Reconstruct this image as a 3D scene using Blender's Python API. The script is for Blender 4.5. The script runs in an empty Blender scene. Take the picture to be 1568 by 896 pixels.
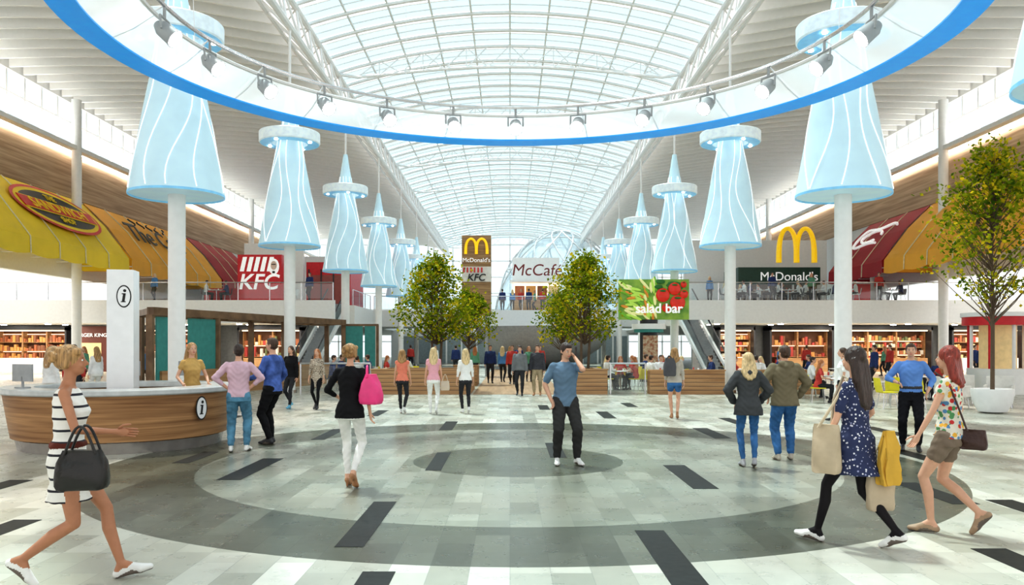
import bpy, math, random
import numpy as np
from mathutils import Vector, Matrix
random.seed(7); np.random.seed(7)
S = bpy.context.scene
S.view_settings.view_transform = 'Standard'
try: S.view_settings.look = 'Medium High Contrast'
except Exception as ex_: print('look', ex_)
COL = S.collection
# ------------------------------------------------------------------ materials
MC = {}
def mat(name, col, rough=.5, metal=0, emit=0, ecol=None, var=.08, vs=6, bump=0, bs=40, stretch=(1,1,1), col2=None, spec=.5):
    if name in MC: return MC[name]
    m = bpy.data.materials.new(name); m.use_nodes = True
    nt = m.node_tree; N = nt.nodes; L = nt.links
    b = N['Principled BSDF']
    tc = N.new('ShaderNodeTexCoord'); mp = N.new('ShaderNodeMapping'); mp.inputs['Scale'].default_value = stretch
    L.new(tc.outputs['Object'], mp.inputs[0])
    nz = N.new('ShaderNodeTexNoise'); nz.inputs['Scale'].default_value = vs; nz.inputs['Detail'].default_value = 3
    L.new(mp.outputs[0], nz.inputs['Vector'])
    rp = N.new('ShaderNodeValToRGB')
    c2 = col2 if col2 else [min(1, c*(1+var)) for c in col[:3]]
    c1 = col[:3] if col2 else [c*(1-var) for c in col[:3]]
    rp.color_ramp.elements[0].position = .35; rp.color_ramp.elements[1].position = .65
    rp.color_ramp.elements[0].color = (*c1, 1); rp.color_ramp.elements[1].color = (*c2, 1)
    L.new(nz.outputs['Fac'], rp.inputs[0]); L.new(rp.outputs[0], b.inputs['Base Color'])
    b.inputs['Roughness'].default_value = rough; b.inputs['Metallic'].default_value = metal; b.inputs['Specular IOR Level'].default_value = spec
    if emit:
        b.inputs['Emission Strength'].default_value = emit
        b.inputs['Emission Color'].default_value = (*(ecol or col)[:3], 1)
    if bump:
        n2 = N.new('ShaderNodeTexNoise'); n2.inputs['Scale'].default_value = bs
        L.new(mp.outputs[0], n2.inputs['Vector'])
        bp = N.new('ShaderNodeBump'); bp.inputs['Strength'].default_value = bump; bp.inputs['Distance'].default_value = .02
        L.new(n2.outputs['Fac'], bp.inputs['Height']); L.new(bp.outputs[0], b.inputs['Normal'])
    MC[name] = m; return m

def glassmat(name, tint, gl=.08, milk=0.0):
    m = bpy.data.materials.new(name); m.use_nodes = True
    nt = m.node_tree; N = nt.nodes; L = nt.links
    for n in list(N):
        if n.type != 'OUTPUT_MATERIAL': N.remove(n)
    out = [n for n in N if n.type == 'OUTPUT_MATERIAL'][0]
    t = N.new('ShaderNodeBsdfTransparent'); t.inputs[0].default_value = (*tint, 1)
    g = N.new('ShaderNodeBsdfGlossy'); g.inputs['Roughness'].default_value = .05
    mx = N.new('ShaderNodeMixShader'); mx.inputs[0].default_value = gl
    L.new(t.outputs[0], mx.inputs[1]); L.new(g.outputs[0], mx.inputs[2])
    last = mx
    if milk:
        tr = N.new('ShaderNodeBsdfTranslucent'); tr.inputs[0].default_value = (.95, .97, 1, 1)
        df = N.new('ShaderNodeBsdfDiffuse'); df.inputs[0].default_value = (.9, .93, .95, 1)
        a = N.new('ShaderNodeMixShader'); a.inputs[0].default_value = .4
        L.new(tr.outputs[0], a.inputs[1]); L.new(df.outputs[0], a.inputs[2])
        m2 = N.new('ShaderNodeMixShader'); m2.inputs[0].default_value = milk
        L.new(mx.outputs[0], m2.inputs[1]); L.new(a.outputs[0], m2.inputs[2]); last = m2
    L.new(last.outputs[0], out.inputs[0])
    return m

def woodmat(name, c1, c2, axis_scale=(.6, .6, 9), rough=.5, planks=True):
    m = bpy.data.materials.new(name); m.use_nodes = True
    nt = m.node_tree; N = nt.nodes; L = nt.links; b = N['Principled BSDF']
    tc = N.new('ShaderNodeTexCoord'); mp = N.new('ShaderNodeMapping'); mp.inputs['Scale'].default_value = axis_scale
    L.new(tc.outputs['Object'], mp.inputs[0])
    nz = N.new('ShaderNodeTexNoise'); nz.inputs['Scale'].default_value = 1; nz.inputs['Detail'].default_value = 4
    nz.inputs['Distortion'].default_value = .4
    L.new(mp.outputs[0], nz.inputs['Vector'])
    rp = N.new('ShaderNodeValToRGB'); e = rp.color_ramp.elements
    e[0].position = .32; e[1].position = .68; e[0].color = (*c1, 1); e[1].color = (*c2, 1)
    L.new(nz.outputs['Fac'], rp.inputs[0]); L.new(rp.outputs[0], b.inputs['Base Color'])
    b.inputs['Roughness'].default_value = rough
    return m

WHITE = mat('white_paint', (.86, .86, .85), .5, var=.02)
WHITEG = mat('white_gloss', (.9, .91, .92), .2, var=.02)
STEEL = mat('white_steel', (.82, .82, .82), .35, var=.02)
CHROME = mat('brushed_metal', (.6, .6, .62), .25, 1)
DARK = mat('dark_frame', (.03, .03, .035), .4)
GREY = mat('mid_grey', (.35, .36, .37), .5)
BLACKT = mat('black_tile', (.014, .015, .014), .5, var=.3, vs=14, spec=.25)
WOOD = woodmat('wood_cladding', (.33, .20, .10), (.58, .40, .24), (.25, .25, 7))
WOODC = woodmat('counter_wood', (.22, .10, .04), (.55, .31, .14), (.5, .5, 16))
WOODB = woodmat('bench_wood', (.34, .17, .07), (.52, .31, .15), (.5, .5, 9))
TEAL = mat('teal_panel', (.05, .27, .25), .5)
RED = mat('red_sign', (.62, .015, .025), .4)
YEL = mat('awning_yellow', (.88, .64, .03), .6, var=.04, vs=1)
ORA = mat('awning_orange', (.82, .40, .03), .6, var=.04, vs=1)
MAR = mat('awning_maroon', (.36, .008, .02), .6, var=.05, vs=1)
GOLD = mat('golden_yellow', (1, .62, .01), .4, emit=.35)
WTXT = mat('white_letter', (.95, .95, .95), .4, emit=.3)
BTXT = mat('black_letter', (.01, .01, .01), .5)
RTXT = mat('red_letter', (.6, .02, .02), .5)
BLUE = mat('blue_band', (.015, .31, .82), .3, emit=.35)
LIT = mat('lamp_emitter', (1, 1, 1), .5, emit=25)
WARM = mat('warm_strip', (1, .75, .48), .5, emit=3.5)
GLASS = glassmat('balustrade_glass', (.88, .95, .95), .1)
SKYG = glassmat('skylight_clear', (.64, .85, .95), .05)
SKYF = glassmat('skylight_frosted', (.90, .97, 1), .04, .25)
WING = glassmat('window_glass', (.76, .90, .98), .05)
RINGW = glassmat('ring_fascia', (.97, .98, 1), .10, .72)

# ------------------------------------------------------------------ mesh builder
class MB:
    def __init__(s): s.v = []; s.f = []; s.m = []; s.mats = []
    def mi(s, mt):
        if mt not in s.mats: s.mats.append(mt)
        return s.mats.index(mt)
    def add(s, vs, fs, mt):
        o = len(s.v); s.v += [tuple(p) for p in vs]; i = s.mi(mt)
        for f in fs: s.f.append(tuple(a+o for a in f)); s.m.append(i)
    def bx(s, x0, x1, y0, y1, z0, z1, mt):
        vs = [(x, y, z) for z in (z0, z1) for y in (y0, y1) for x in (x0, x1)]
        s.add(vs, [(0, 2, 3, 1), (4, 5, 7, 6), (0, 1, 5, 4), (2, 6, 7, 3), (0, 4, 6, 2), (1, 3, 7, 5)], mt)
    def box(s, c, sz, mt, M=None):
        vs = [Vector(((i-.5)*sz[0], (j-.5)*sz[1], (k-.5)*sz[2])) for k in (0, 1) for j in (0, 1) for i in (0, 1)]
        if M is not None: vs = [M @ p for p in vs]
        vs = [p+Vector(c) for p in vs]
        s.add(vs, [(0, 2, 3, 1), (4, 5, 7, 6), (0, 1, 5, 4), (2, 6, 7, 3), (0, 4, 6, 2), (1, 3, 7, 5)], mt)
    def beam(s, a, b, w, h, mt):
        a = Vector(a); b = Vector(b); d = (b-a); l = d.length; d.normalize()
        up = Vector((0, 0, 1)) if abs(d.z) < .95 else Vector((0, 1, 0))
        x = d.cross(up).normalized(); z = x.cross(d)
        vs = [p + x*(i*w/2) + z*(k*h/2) for p in (a, b) for i, k in ((-1, -1), (1, -1), (1, 1), (-1, 1))]
        s.add(vs, [(0, 1, 2, 3), (7, 6, 5, 4), (0, 4, 5, 1), (1, 5, 6, 2), (2, 6, 7, 3), (3, 7, 4, 0)], mt)
    def tube(s, pts, r, mt, seg=8, closed=False):
        pts = [Vector(p) for p in pts]; n = len(pts)
        if not hasattr(r, '__len__'): r = [r]*n
        t0 = (pts[1]-pts[0]).normalized()
        u = t0.orthogonal().normalized(); vs = []; fs = []
        for i, p in enumerate(pts):
            if closed: t = (pts[(i+1) % n]-pts[i-1]).normalized()
            else: t = (pts[min(i+1, n-1)]-pts[max(i-1, 0)]).normalized()
            u = (u - t*u.dot(t)).normalized(); w = t.cross(u)
            for k in range(seg):
                a = 2*math.pi*k/seg; vs.append(p+(u*math.cos(a)+w*math.sin(a))*r[i])
        m = n if closed else n-1
        for i in range(m):
            j = (i+1) % n
            for k in range(seg):
                k2 = (k+1) % seg; fs.append((i*seg+k, i*seg+k2, j*seg+k2, j*seg+k))
        if not closed:
            fs.append(tuple(range(seg))[::-1]); fs.append(tuple(range((n-1)*seg, n*seg)))
        s.add(vs, fs, mt)
    def lathe(s, prof, c, mt, seg=32, sx=1, sy=1):
        vs = []; fs = []; n = len(prof)
        for r, z in prof:
            for k in range(seg):
                a = 2*math.pi*k/seg; vs.append((c[0]+r*math.cos(a)*sx, c[1]+r*math.sin(a)*sy, c[2]+z))
        for i in range(n-1):
            for k in range(seg):
                k2 = (k+1) % seg; fs.append((i*seg+k, i*seg+k2, (i+1)*seg+k2, (i+1)*seg+k))
        if prof[0][0] > 1e-4 and prof[0] != prof[-1]:
            fs.append(tuple(range(seg))[::-1]); fs.append(tuple(range((n-1)*seg, n*seg)))
        s.add(vs, fs, mt)
    def ell(s, c, r, mt, R=None, su=12, sv=8):
        vs = [Vector((0, 0, -r[2]))]
        for i in range(1, sv):
            th = math.pi*i/sv
            for k in range(su):
                a = 2*math.pi*k/su
                vs.append(Vector((r[0]*math.sin(th)*math.cos(a), r[1]*math.sin(th)*math.sin(a), -r[2]*math.cos(th))))
        vs.append(Vector((0, 0, r[2]))); fs = []
        for k in range(su):
            k2 = (k+1) % su; fs.append((0, 1+k2, 1+k)); l = 1+(sv-2)*su
            fs.append((len(vs)-1, l+k, l+k2))
            for i in range(sv-2): o = 1+i*su; fs.append((o+k, o+k2, o+su+k2, o+su+k))
        if R is not None: vs = [R @ p for p in vs]
        s.add([p+Vector(c) for p in vs], fs, mt)
    def quad(s, pts, mt): s.add(pts, [tuple(range(len(pts)))], mt)
    def mesh(s, name, org=(0, 0, 0)):
        me = bpy.data.meshes.new(name)
        me.from_pydata([(a-org[0], b-org[1], c-org[2]) for a, b, c in s.v], [], s.f)
        for mt in s.mats: me.materials.append(mt)
        me.polygons.foreach_set('material_index', s.m); me.update(); return me
    def obj(s, name, smooth=False, org=None, parent=None):
        if org is None:
            a = np.array(s.v); org = ((a[:, 0].min()+a[:, 0].max())/2, (a[:, 1].min()+a[:, 1].max())/2, a[:, 2].min())
        me = s.mesh(name, org); o = bpy.data.objects.new(name, me); o.location = org; COL.objects.link(o)
        if smooth:
            me.polygons.foreach_set('use_smooth', [True]*len(me.polygons))
            try:
                me.set_sharp_from_angle(angle=math.radians(40))
            except Exception: pass
        if parent: o.parent = parent; o.matrix_parent_inverse = parent.matrix_world.inverted()
        return o

def empty(name, loc=(0, 0, 0)):
    e = bpy.data.objects.new(name, None); e.location = loc; COL.objects.link(e); e.empty_display_size = .2
    bpy.context.view_layer.update(); return e
def text(body, size, mt, loc, xa=(1, 0, 0), ya=(0, 0, 1), parent=None, name='lettering', ext=.02, shear=0, bold=0):
    c = bpy.data.curves.new(name, 'FONT'); c.body = body; c.size = size; c.extrude = ext; c.align_x = 'CENTER'; c.align_y = 'CENTER'
    c.shear = shear; c.offset = bold; c.materials.append(mt)
    o = bpy.data.objects.new(name, c); COL.objects.link(o)
    x = Vector(xa).normalized(); y = Vector(ya).normalized(); z = x.cross(y)
    M = Matrix((x, y, z)).transposed().to_4x4(); M.translation = Vector(loc)
    if parent: o.parent = parent; o.matrix_parent_inverse = parent.matrix_world.inverted()
    o.matrix_world = M if not parent else M
    return o
def dup(o, name, loc, rot=0):
    d = o.copy(); d.name = name; d.location = loc; d.rotation_euler[2] = rot; COL.objects.link(d); return d

# ------------------------------------------------------------------ camera
cam = bpy.data.cameras.new('camera'); co = bpy.data.objects.new('camera', cam); COL.objects.link(co)
co.location = (0, 0, 1.72); co.rotation_euler = (math.pi/2, 0, 0)
cam.lens = 28.84; cam.sensor_width = 36; cam.shift_x = .002; cam.shift_y = .0519; cam.clip_end = 500
S.camera = co
# ------------------------------------------------------------------ world + sun
w = bpy.data.worlds.new('sky'); S.world = w; w.use_nodes = True
bg = w.node_tree.nodes['Background']; bg.inputs[0].default_value = (1, .985, .96, 1); bg.inputs[1].default_value = 1.2
sl = bpy.data.lights.new('sun', 'SUN'); sl.energy = 5.0; sl.angle = math.radians(5); sl.color = (1, .92, .80)
so = bpy.data.objects.new('sun', sl); COL.objects.link(so); so.rotation_euler = (math.radians(-18), math.radians(-14), 0)

# ------------------------------------------------------------------ floor
fm = bpy.data.materials.new('stone_tile_floor'); fm.use_nodes = True
nt = fm.node_tree; N = nt.nodes; L = nt.links; b = N['Principled BSDF']
tc = N.new('ShaderNodeTexCoord'); mp = N.new('ShaderNodeMapping'); mp.inputs['Rotation'].default_value = (0, 0, math.pi/2)
L.new(tc.outputs['Object'], mp.inputs[0])
def brick(wd, rh, c1, c2, mo, ms=.004):
    k = N.new('ShaderNodeTexBrick'); k.inputs['Scale'].default_value = 1; k.inputs['Brick Width'].default_value = wd
    k.inputs['Row Height'].default_value = rh; k.inputs['Mortar Size'].default_value = ms
    k.inputs['Color1'].default_value = (*c1, 1); k.inputs['Color2'].default_value = (*c2, 1); k.inputs['Mortar'].default_value = (*mo, 1)
    L.new(mp.outputs[0], k.inputs['Vector']); return k
b1 = brick(.62, .31, (.58, .57, .53), (.86, .85, .80), (.5, .5, .48), .003)
b2 = brick(1.24, .31, (.64, .65, .61), (1, 1, 1), (.8, .8, .8), 0)
b3 = brick(2.48, .62, (.80, .815, .785), (1, 1, .97), (.9, .9, .9), 0)
def mul(a, c):
    x = N.new('ShaderNodeMix'); x.data_type = 'RGBA'; x.blend_type = 'MULTIPLY'; x.inputs[0].default_value = 1
    L.new(a, x.inputs[6]); L.new(c, x.inputs[7]); return x.outputs[2]
cc = mul(mul(b1.outputs[0], b2.outputs[0]), b3.outputs[0])
vm = N.new('ShaderNodeVectorMath'); vm.operation = 'DISTANCE'; vm.inputs[1].default_value = (.12, 12.3, 0)
L.new(tc.outputs['Object'], vm.inputs[0])
mt_ = N.new('ShaderNodeMath'); mt_.operation = 'DIVIDE'; mt_.inputs[1].default_value = 10; L.new(vm.outputs['Value'], mt_.inputs[0])
rp = N.new('ShaderNodeValToRGB'); rp.color_ramp.interpolation = 'CONSTANT'; e = rp.color_ramp.elements
e[0].position = 0; e[0].color = (.17, .18, .15, 1); e[1].position = .153; e[1].color = (.50, .51, .47, 1)
for p, c in ((.45, (.18, .19, .16)), (.59, (.95, .945, .92)), (.72, (.95, .945, .92))):
    q = e.new(p); q.color = (*c, 1)
L.new(mt_.outputs[0], rp.inputs[0]); cc = mul(cc, rp.outputs[0])
nz = N.new('ShaderNodeTexNoise'); nz.inputs['Scale'].default_value = 5; nz.inputs['Detail'].default_value = 3; L.new(tc.outputs['Object'], nz.inputs['Vector'])
r2 = N.new('ShaderNodeValToRGB'); r2.color_ramp.elements[0].position = .25; r2.color_ramp.elements[1].position = .75
r2.color_ramp.elements[0].color = (.88, .88, .88, 1); L.new(nz.outputs['Fac'], r2.inputs[0]); cc = mul(cc, r2.outputs[0])
L.new(cc, b.inputs['Base Color'])
b.inputs['Specular IOR Level'].default_value = .4
mr = N.new('ShaderNodeMapRange'); mr.inputs[3].default_value = .22; mr.inputs[4].default_value = .36; L.new(nz.outputs['Fac'], mr.inputs[0]); L.new(mr.outputs[0], b.inputs['Roughness'])
m = MB(); m.bx(-42, 42, -16, 125, -.3, 0, fm); m.obj('floor', org=(0, 0, 0))
m = MB()
for x, y0, y1, wd in [(-1.5, 7, 9.04, .25), (1.16, 5.75, 7.63, .27), (-3.76, 10.5, 12.5, .31), (2.2, 9.85, 11.8, .31), (-1.17, 11.3, 13.2, .22), (.62, 12.6, 14.5, .25),
        (-1.45, 16.7, 18.6, .27), (2.23, 19.4, 21.4, .3), (3.8, 15.2, 17.1, .31), (4.8, 8.9, 10.3, .3), (5.3, 8.0, 9.15, .3), (3.9, 5.6, 6.95, .3), (-6.4, 9.5, 10.5, .3),
        (-1.12, 4.5, 6.24, .25), (-3.64, 15, 16.9, .25), (-4.95, 12, 13.3, .25), (4.94, 18, 19.5, .28), (-3.5, 20, 21.8, .28), (.8, 22, 23.7, .28), (-4.9, 7.2, 8.1, .28),
        (6.2, 12.2, 13.8, .3), (7.4, 15.5, 17.4, .3), (3.3, 23, 24.6, .3), (-6.8, 18.5, 20.2, .3), (8.6, 20, 21.6, .3)]:
    m.bx(x, x+wd, y0, y1, 0, .003, BLACKT)
m.obj('floor_inlay_tiles')
DECK = woodmat('deck_wood', (.34, .2, .1), (.5, .32, .18), (6, .4, 1))
m = MB(); m.bx(-1.3, 1.95, 28.9, 60, 0, .012, DECK); m.obj('timber_walkway')

# ------------------------------------------------------------------ roof vault
XE = 8.6; ZE = 15.3; RISE = 1.35
def vz(x): return ZE + RISE*(1-(x/XE)**2)
Y0, Y1 = 4-9*2.03, 112
m = MB(); nx = 10; y = Y0; row = 0; PB = 2.03
while y < Y1-.1:
    for i in range(nx):
        xa = -XE+2*XE*i/nx; xb = -XE+2*XE*(i+1)/nx
        for ya, yb, mt in ((y, y+PB*.3, SKYF), (y+PB*.3, y+PB, SKYG)):
            m.quad([(xa, ya, vz(xa)), (xb, ya, vz(xb)), (xb, yb, vz(xb)), (xa, yb, vz(xa))], mt)
    y += PB; row += 1
m.obj('skylight_glazing', org=(0, 0, 0))
m = MB(); y = Y0; k = 1; XL = np.linspace(-XE, XE, 17)
while y <= Y1+.1:
    pts = [(x, y, vz(x)-.1) for x in XL]
    m.tube(pts, .1, STEEL, 6)
    for q in (.3, .65): m.tube([(x, y+PB*q, vz(x)-.04) for x in np.linspace(-XE, XE, 13)], .028, STEEL, 4)
    if k % 5 == 3:
        lo = [(x, y, vz(x)-1.0*(1-(x/XE)**2)**.5-.15) for x in XL]
        m.tube(lo, .075, STEEL, 6)
        for i in range(1, 16):
            for j in ((i-1) if i % 2 else i, min(i+1, 16)):
                m.tube([lo[i], (XL[j], y, vz(XL[j])-.1)], .035, STEEL, 4)
    y += PB; k += 1
for i in range(nx+1):
    x = -XE+2*XE*i/nx; m.bx(x-.04, x+.04, Y0, Y1, vz(x)-.12, vz(x)-.02, STEEL)
m.obj('skylight_frame', org=(0, 0, 0))
for sgn in (-1, 1):
    m = MB(); A = (8.0*sgn, 13.3); B = (8.45*sgn, 15.05); C = (9.6*sgn, 14.95)
    for P in (A, B, C): m.tube([(P[0], Y0, P[1]), (P[0], Y1, P[1])], .13, STEEL, 8)
    y = Y0
    while y < Y1-2:
        y2 = y+PB/2; y3 = y+PB
        for P in (B, C):
            m.tube([(P[0], y, P[1]), (A[0], y2, A[1])], .055, STEEL, 5); m.tube([(A[0], y2, A[1]), (P[0], y3, P[1])], .055, STEEL, 5)
        m.tube([(B[0], y, B[1]), (C[0], y, C[1])], .05, STEEL, 5)
        m.tube([(B[0], y, B[1]), (C[0], y3, C[1])], .035, STEEL, 5)
        y += PB
    m.obj('roof_truss', org=(0, 0, 0))
def cz(x):
    t = (abs(x)-9.6)/(26-9.6); return 14.9+1.25*t+.55*math.sin(math.pi*t)
CEILM = mat('ceiling_panel', (.62, .60, .57), .7, var=.02)
FIN = mat('ceiling_fin_white', (.93, .92, .90), .5, var=.01)
m = MB()
for sgn in (-1, 1):
    xs = np.linspace(9.6, 26, 9)*sgn
    for i in range(8):
        m.quad([(xs[i], Y0, cz(xs[i])+.85), (xs[i+1], Y0, cz(xs[i+1])+.85), (xs[i+1], Y1, cz(xs[i+1])+.85), (xs[i], Y1, cz(xs[i])+.85)], CEILM)
m.obj('ceiling', org=(0, 0, 0))
m = MB()
for sgn in (-1, 1):
    xs = np.linspace(9.75, 25.9, 10)*sgn; y = Y0+.5
    while y < Y1:
        for i in range(9):
            a, b_ = xs[i], xs[i+1]; za, zb = cz(a), cz(b_); T_ = .07
            p = [(a, y-T_, za), (b_, y-T_, zb), (b_, y-T_, zb+.84), (a, y-T_, za+.84), (a, y+T_, za), (b_, y+T_, zb), (b_, y+T_, zb+.84), (a, y+T_, za+.84)]
            m.add(p, [(0, 1, 2, 3), (7, 6, 5, 4), (0, 4, 5, 1)]+([(0, 3, 7, 4)] if i == 0 else []), FIN)
        y += 1.25
m.obj('ceiling_fins', org=(0, 0, 0))

# ------------------------------------------------------------------ side walls
for sgn, nm in ((-1, 'left'), (1, 'right')):
    m = MB(); x0, x1 = sorted((26*sgn, 26.4*sgn))
    m.bx(x0, x1, 20, Y1, 13.16, 13.3, WHITE); m.bx(x0, x1, 20, Y1, 16.1, 16.9, WHITE)
    m.bx(x0, x1, 20, Y1, 5.7, 10.4, WHITE)
    m.bx(x0, x1, 57.5, Y1, 0, 5.7, WHITE)
    m.obj('wall_'+nm, org=(0, 0, 0))
    m = MB(); x0, x1 = sorted((25.85*sgn, 26.4*sgn)); m.bx(x0, x1, 20, Y1, 10.4, 13.16, WOOD)
    m.obj('trim_wood_'+nm, org=(0, 0, 0))
    m = MB(); y = 20
    while y < Y1:
        m.bx(26.1*sgn-.05, 26.1*sgn+.05, y, y+.12, 13.3, 16.1, STEEL); y += 1.6
    m.bx(26.1*sgn-.04, 26.1*sgn+.04, 20, Y1, 14.9, 14.98, STEEL)
    m.quad([(26.15*sgn, 20, 13.3), (26.15*sgn, Y1, 13.3), (26.15*sgn, Y1, 16.1), (26.15*sgn, 20, 16.1)], WING)
    m.obj('window_'+('1' if sgn < 0 else '2'), org=(0, 0, 0))
    m = MB(); x0, x1 = sorted((25.1*sgn, 25.85*sgn)); m.bx(x0, x1, 20, Y1, 13.06, 13.14, WHITE); x0, x1 = sorted((25.05*sgn, 25.1*sgn)); m.bx(x0, x1, 20, Y1, 13.06, 13.3, WHITE)  # invented trough, gives the added uplight something to sit in
    m.obj('added_trough_'+nm, org=(0, 0, 0))
    l = bpy.data.lights.new('added_uplight', 'AREA'); l.energy = 2800; l.shape = 'RECTANGLE'; l.size = .6; l.size_y = 88; l.color = (1, .95, .87)  # made-up uplight, added to brighten the ceiling fins
    o = bpy.data.objects.new('added_uplight', l); o.location = (25.45*sgn, 65, 13.2); o.rotation_euler = (math.pi, math.radians(60*sgn), 0); COL.objects.link(o)
    for Y in (47.7, 79.9):
        m = MB(); m.tube([(25.2*sgn, Y, 0 if Y < 50 else 4.5), (25.2*sgn, Y, 16)], .27, WHITE, 20); m.obj('wall_column', True)
m = MB()
for x in np.arange(-26, 26.1, 2.6): m.bx(x-.08, x+.08, 112, 112.2, 0, 17.5, STEEL)
for z in np.arange(0, 17.5, 2.2): m.bx(-26, 26, 112, 112.2, z, z+.12, STEEL)
m.quad([(-26, 112.1, 0), (26, 112.1, 0), (26, 112.1, 17.5), (-26, 112.1, 17.5)], WING)
m.obj('window_3', org=(0, 0, 0))

# ------------------------------------------------------------------ mezzanine
m = MB()
for s in (-1, 1):
    x0, x1 = sorted((12.4*s, 25.95*s)); m.bx(x0, x1, 50, 56.5, 3.1, 4.5, WHITE)
    x0, x1 = sorted((10.7*s, 25.95*s)); m.bx(x0, x1, 56.5, 111.5, 3.1, 4.5, WHITE)
    x0, x1 = sorted((10.7*s, 12.4*s)); m.bx(x0, x1, 50, 50.3, 3.3, 4.5, WHITE)
    x0, x1 = sorted((25.95*s, 38*s)); m.bx(x0, x1, 50, 57.4, 3.1, 4.5, WHITE)
m.bx(-10.7, 10.7, 64, 71, 3.2, 4.5, WHITE)
m.obj('mezzanine_slab', org=(0, 0, 0))
def balustrade(a, b_, z):
    m = MB(); a = Vector(a); b_ = Vector(b_); d = b_-a; n = max(1, int(d.length/1.8))
    A = Vector((a.x, a.y, z)); B = Vector((b_.x, b_.y, z)); u = Vector((0, 0, 1))
    m.quad([A+u*.08, B+u*.08, B+u*1.0, A+u*1.0], GLASS)
    m.tube([A+u*1.08, B+u*1.08], .035, CHROME, 8)
    for i in range(n+1):
        p = A.lerp(B, i/n); m.box(p+u*.54, (.05, .05, 1.08), CHROME)
    return m.obj('glass_balustrade')
for s in (-1, 1):
    balustrade((10.8*s, 50.1), (34*s, 50.1), 4.5); balustrade((10.85*s, 56.7), (10.85*s, 63.8), 4.5)
balustrade((-10.6, 64.1), (10.6, 64.1), 4.5)
m = MB()
for s in (-1, 1):
    x0, x1 = sorted((12.6*s, 38*s)); m.bx(x0, x1, 56.6, 57, 0, 3.1, GREY)
m.bx(-11, 11, 76, 76.4, 0, 3.2, WHITE); m.obj('wall_back', org=(0, 0, 0))
m = MB(); m.bx(14, 25.5, 66, 66.4, 4.5, 10.2, WHITE); m.bx(-25.5, -14, 78, 78.4, 4.5, 10.2, WHITE)
m.obj('wall_upper', org=(0, 0, 0))
m = MB(); m.lathe([(.6, 0), (2.6, .5), (4.2, 1.5), (5.0, 2.6), (5.1, 3.1), (4.9, 3.1), (.1, .4)], (2.5, 61.5, .0), mat('bowl_grey', (.30, .30, .31), .4), 40); m.obj('curved_bowl_feature', True)
m = MB()
for x in np.arange(-10, 10, 1.4):
    m.bx(x, x+1.25, 75.9, 75.98, .1, 2.6, mat('door_glass', (.25, .3, .32), .15)); m.bx(x+1.25, x+1.4, 75.85, 75.98, 0, 2.8, STEEL)
m.obj('door_1')
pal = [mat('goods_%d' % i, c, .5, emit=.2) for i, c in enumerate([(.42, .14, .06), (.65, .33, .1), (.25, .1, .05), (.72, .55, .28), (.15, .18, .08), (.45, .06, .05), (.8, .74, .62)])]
SHOPB = mat('shop_back', (.16, .07, .035), .6)
def shop(x0, x1, yf, zt=2.75, nsh=6, palr=None):
    m = MB(); pl = palr or pal
    m.bx(x0, x1, yf+1.35, yf+1.5, 0, zt, SHOPB); m.bx(x0-.12, x0, yf, yf+1.5, 0, zt+.2, DARK); m.bx(x1, x1+.12, yf, yf+1.5, 0, zt+.2, DARK)
    m.bx(x0-.12, x1+.12, yf, yf+1.5, zt, zt+.3, DARK); m.bx(x0+.1, x1-.1, yf+.3, yf+.5, zt-.06, zt, WARM)
    nb = max(1, int((x1-x0)/1.6))
    for i in range(nb+1):
        x = x0+(x1-x0)*i/nb; m.bx(x-.05, x+.05, yf+.8, yf+1.35, 0, zt-.06, WOODB)
    for j in range(nsh):
        z = .2+(zt-.4)*j/nsh; m.bx(x0, x1, yf+.85, yf+1.35, z-.04, z, WOODB)
        if j % 2: m.bx(x0, x1, yf+1.28, yf+1.34, z+(zt-.4)/nsh-.08, z+(zt-.4)/nsh-.05, WARM)
        x = x0+.08
        while x < x1-.2:
            ww = random.uniform(.08, .22); hh = random.uniform(.14, (zt-.4)/nsh-.1)
            m.bx(x, x+ww, yf+.9, yf+1.15, z, z+hh, random.choice(pl)); x += ww+random.uniform(.01, .08)
    m.bx(x0+.4, x1-.4, yf-.3, yf+.1, 0, .9, random.choice([WOODB, WHITE]))
    return m.obj('shop_display_shelving')
shop(14, 16.2, 54.5); shop(17.4, 21.4, 54.5, nsh=3, palr=pal[:3]+[pal[5]]); shop(22.2, 28, 54.5, nsh=5); shop(29.5, 34, 54.5, nsh=4)
shop(-34.5, -29.6, 54.5, nsh=4, palr=pal[:3]); shop(-18, -14, 54.5, nsh=3); shop(-24.5, -20, 54.5, nsh=4)
fas = empty('shop_fascia_sign', (-27.6, 54, 2.3)); m = MB(); m.bx(-28.8, -26.4, 54, 54.4, 0, 3.0, mat('burger_brown', (.12, .03, .02), .5))
m.bx(-28.3, -26.9, 53.96, 54, .1, 1.9, pal[3]); m.obj('panel', parent=fas)
text('BURGER KING', .34, WTXT, (-27.6, 53.95, 2.4), parent=fas)
m = MB()
for s in (-1, 1):
    for x in (13, 17, 21, 25, 29, 33):
        for y in (51.5, 53.5):
            m.lathe([(.16, 0), (.16, .04)], (x*s, y, 3.05), LIT, 12)
m.obj('added_soffit_discs')  # glowing discs added to light the underside of the mezzanine
for s in (-1, 1):
    for x in (15, 23, 31):
        l = bpy.data.lights.new('added_soffit_fill', 'AREA'); l.energy = 260; l.shape = 'RECTANGLE'; l.size = 6; l.size_y = 2; l.color = (1, .88, .72)  # fill light added because the space below the slab came out dark
        o = bpy.data.objects.new('added_soffit_fill', l); o.location = (x*s, 52.6, 3.0); COL.objects.link(o)

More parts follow.
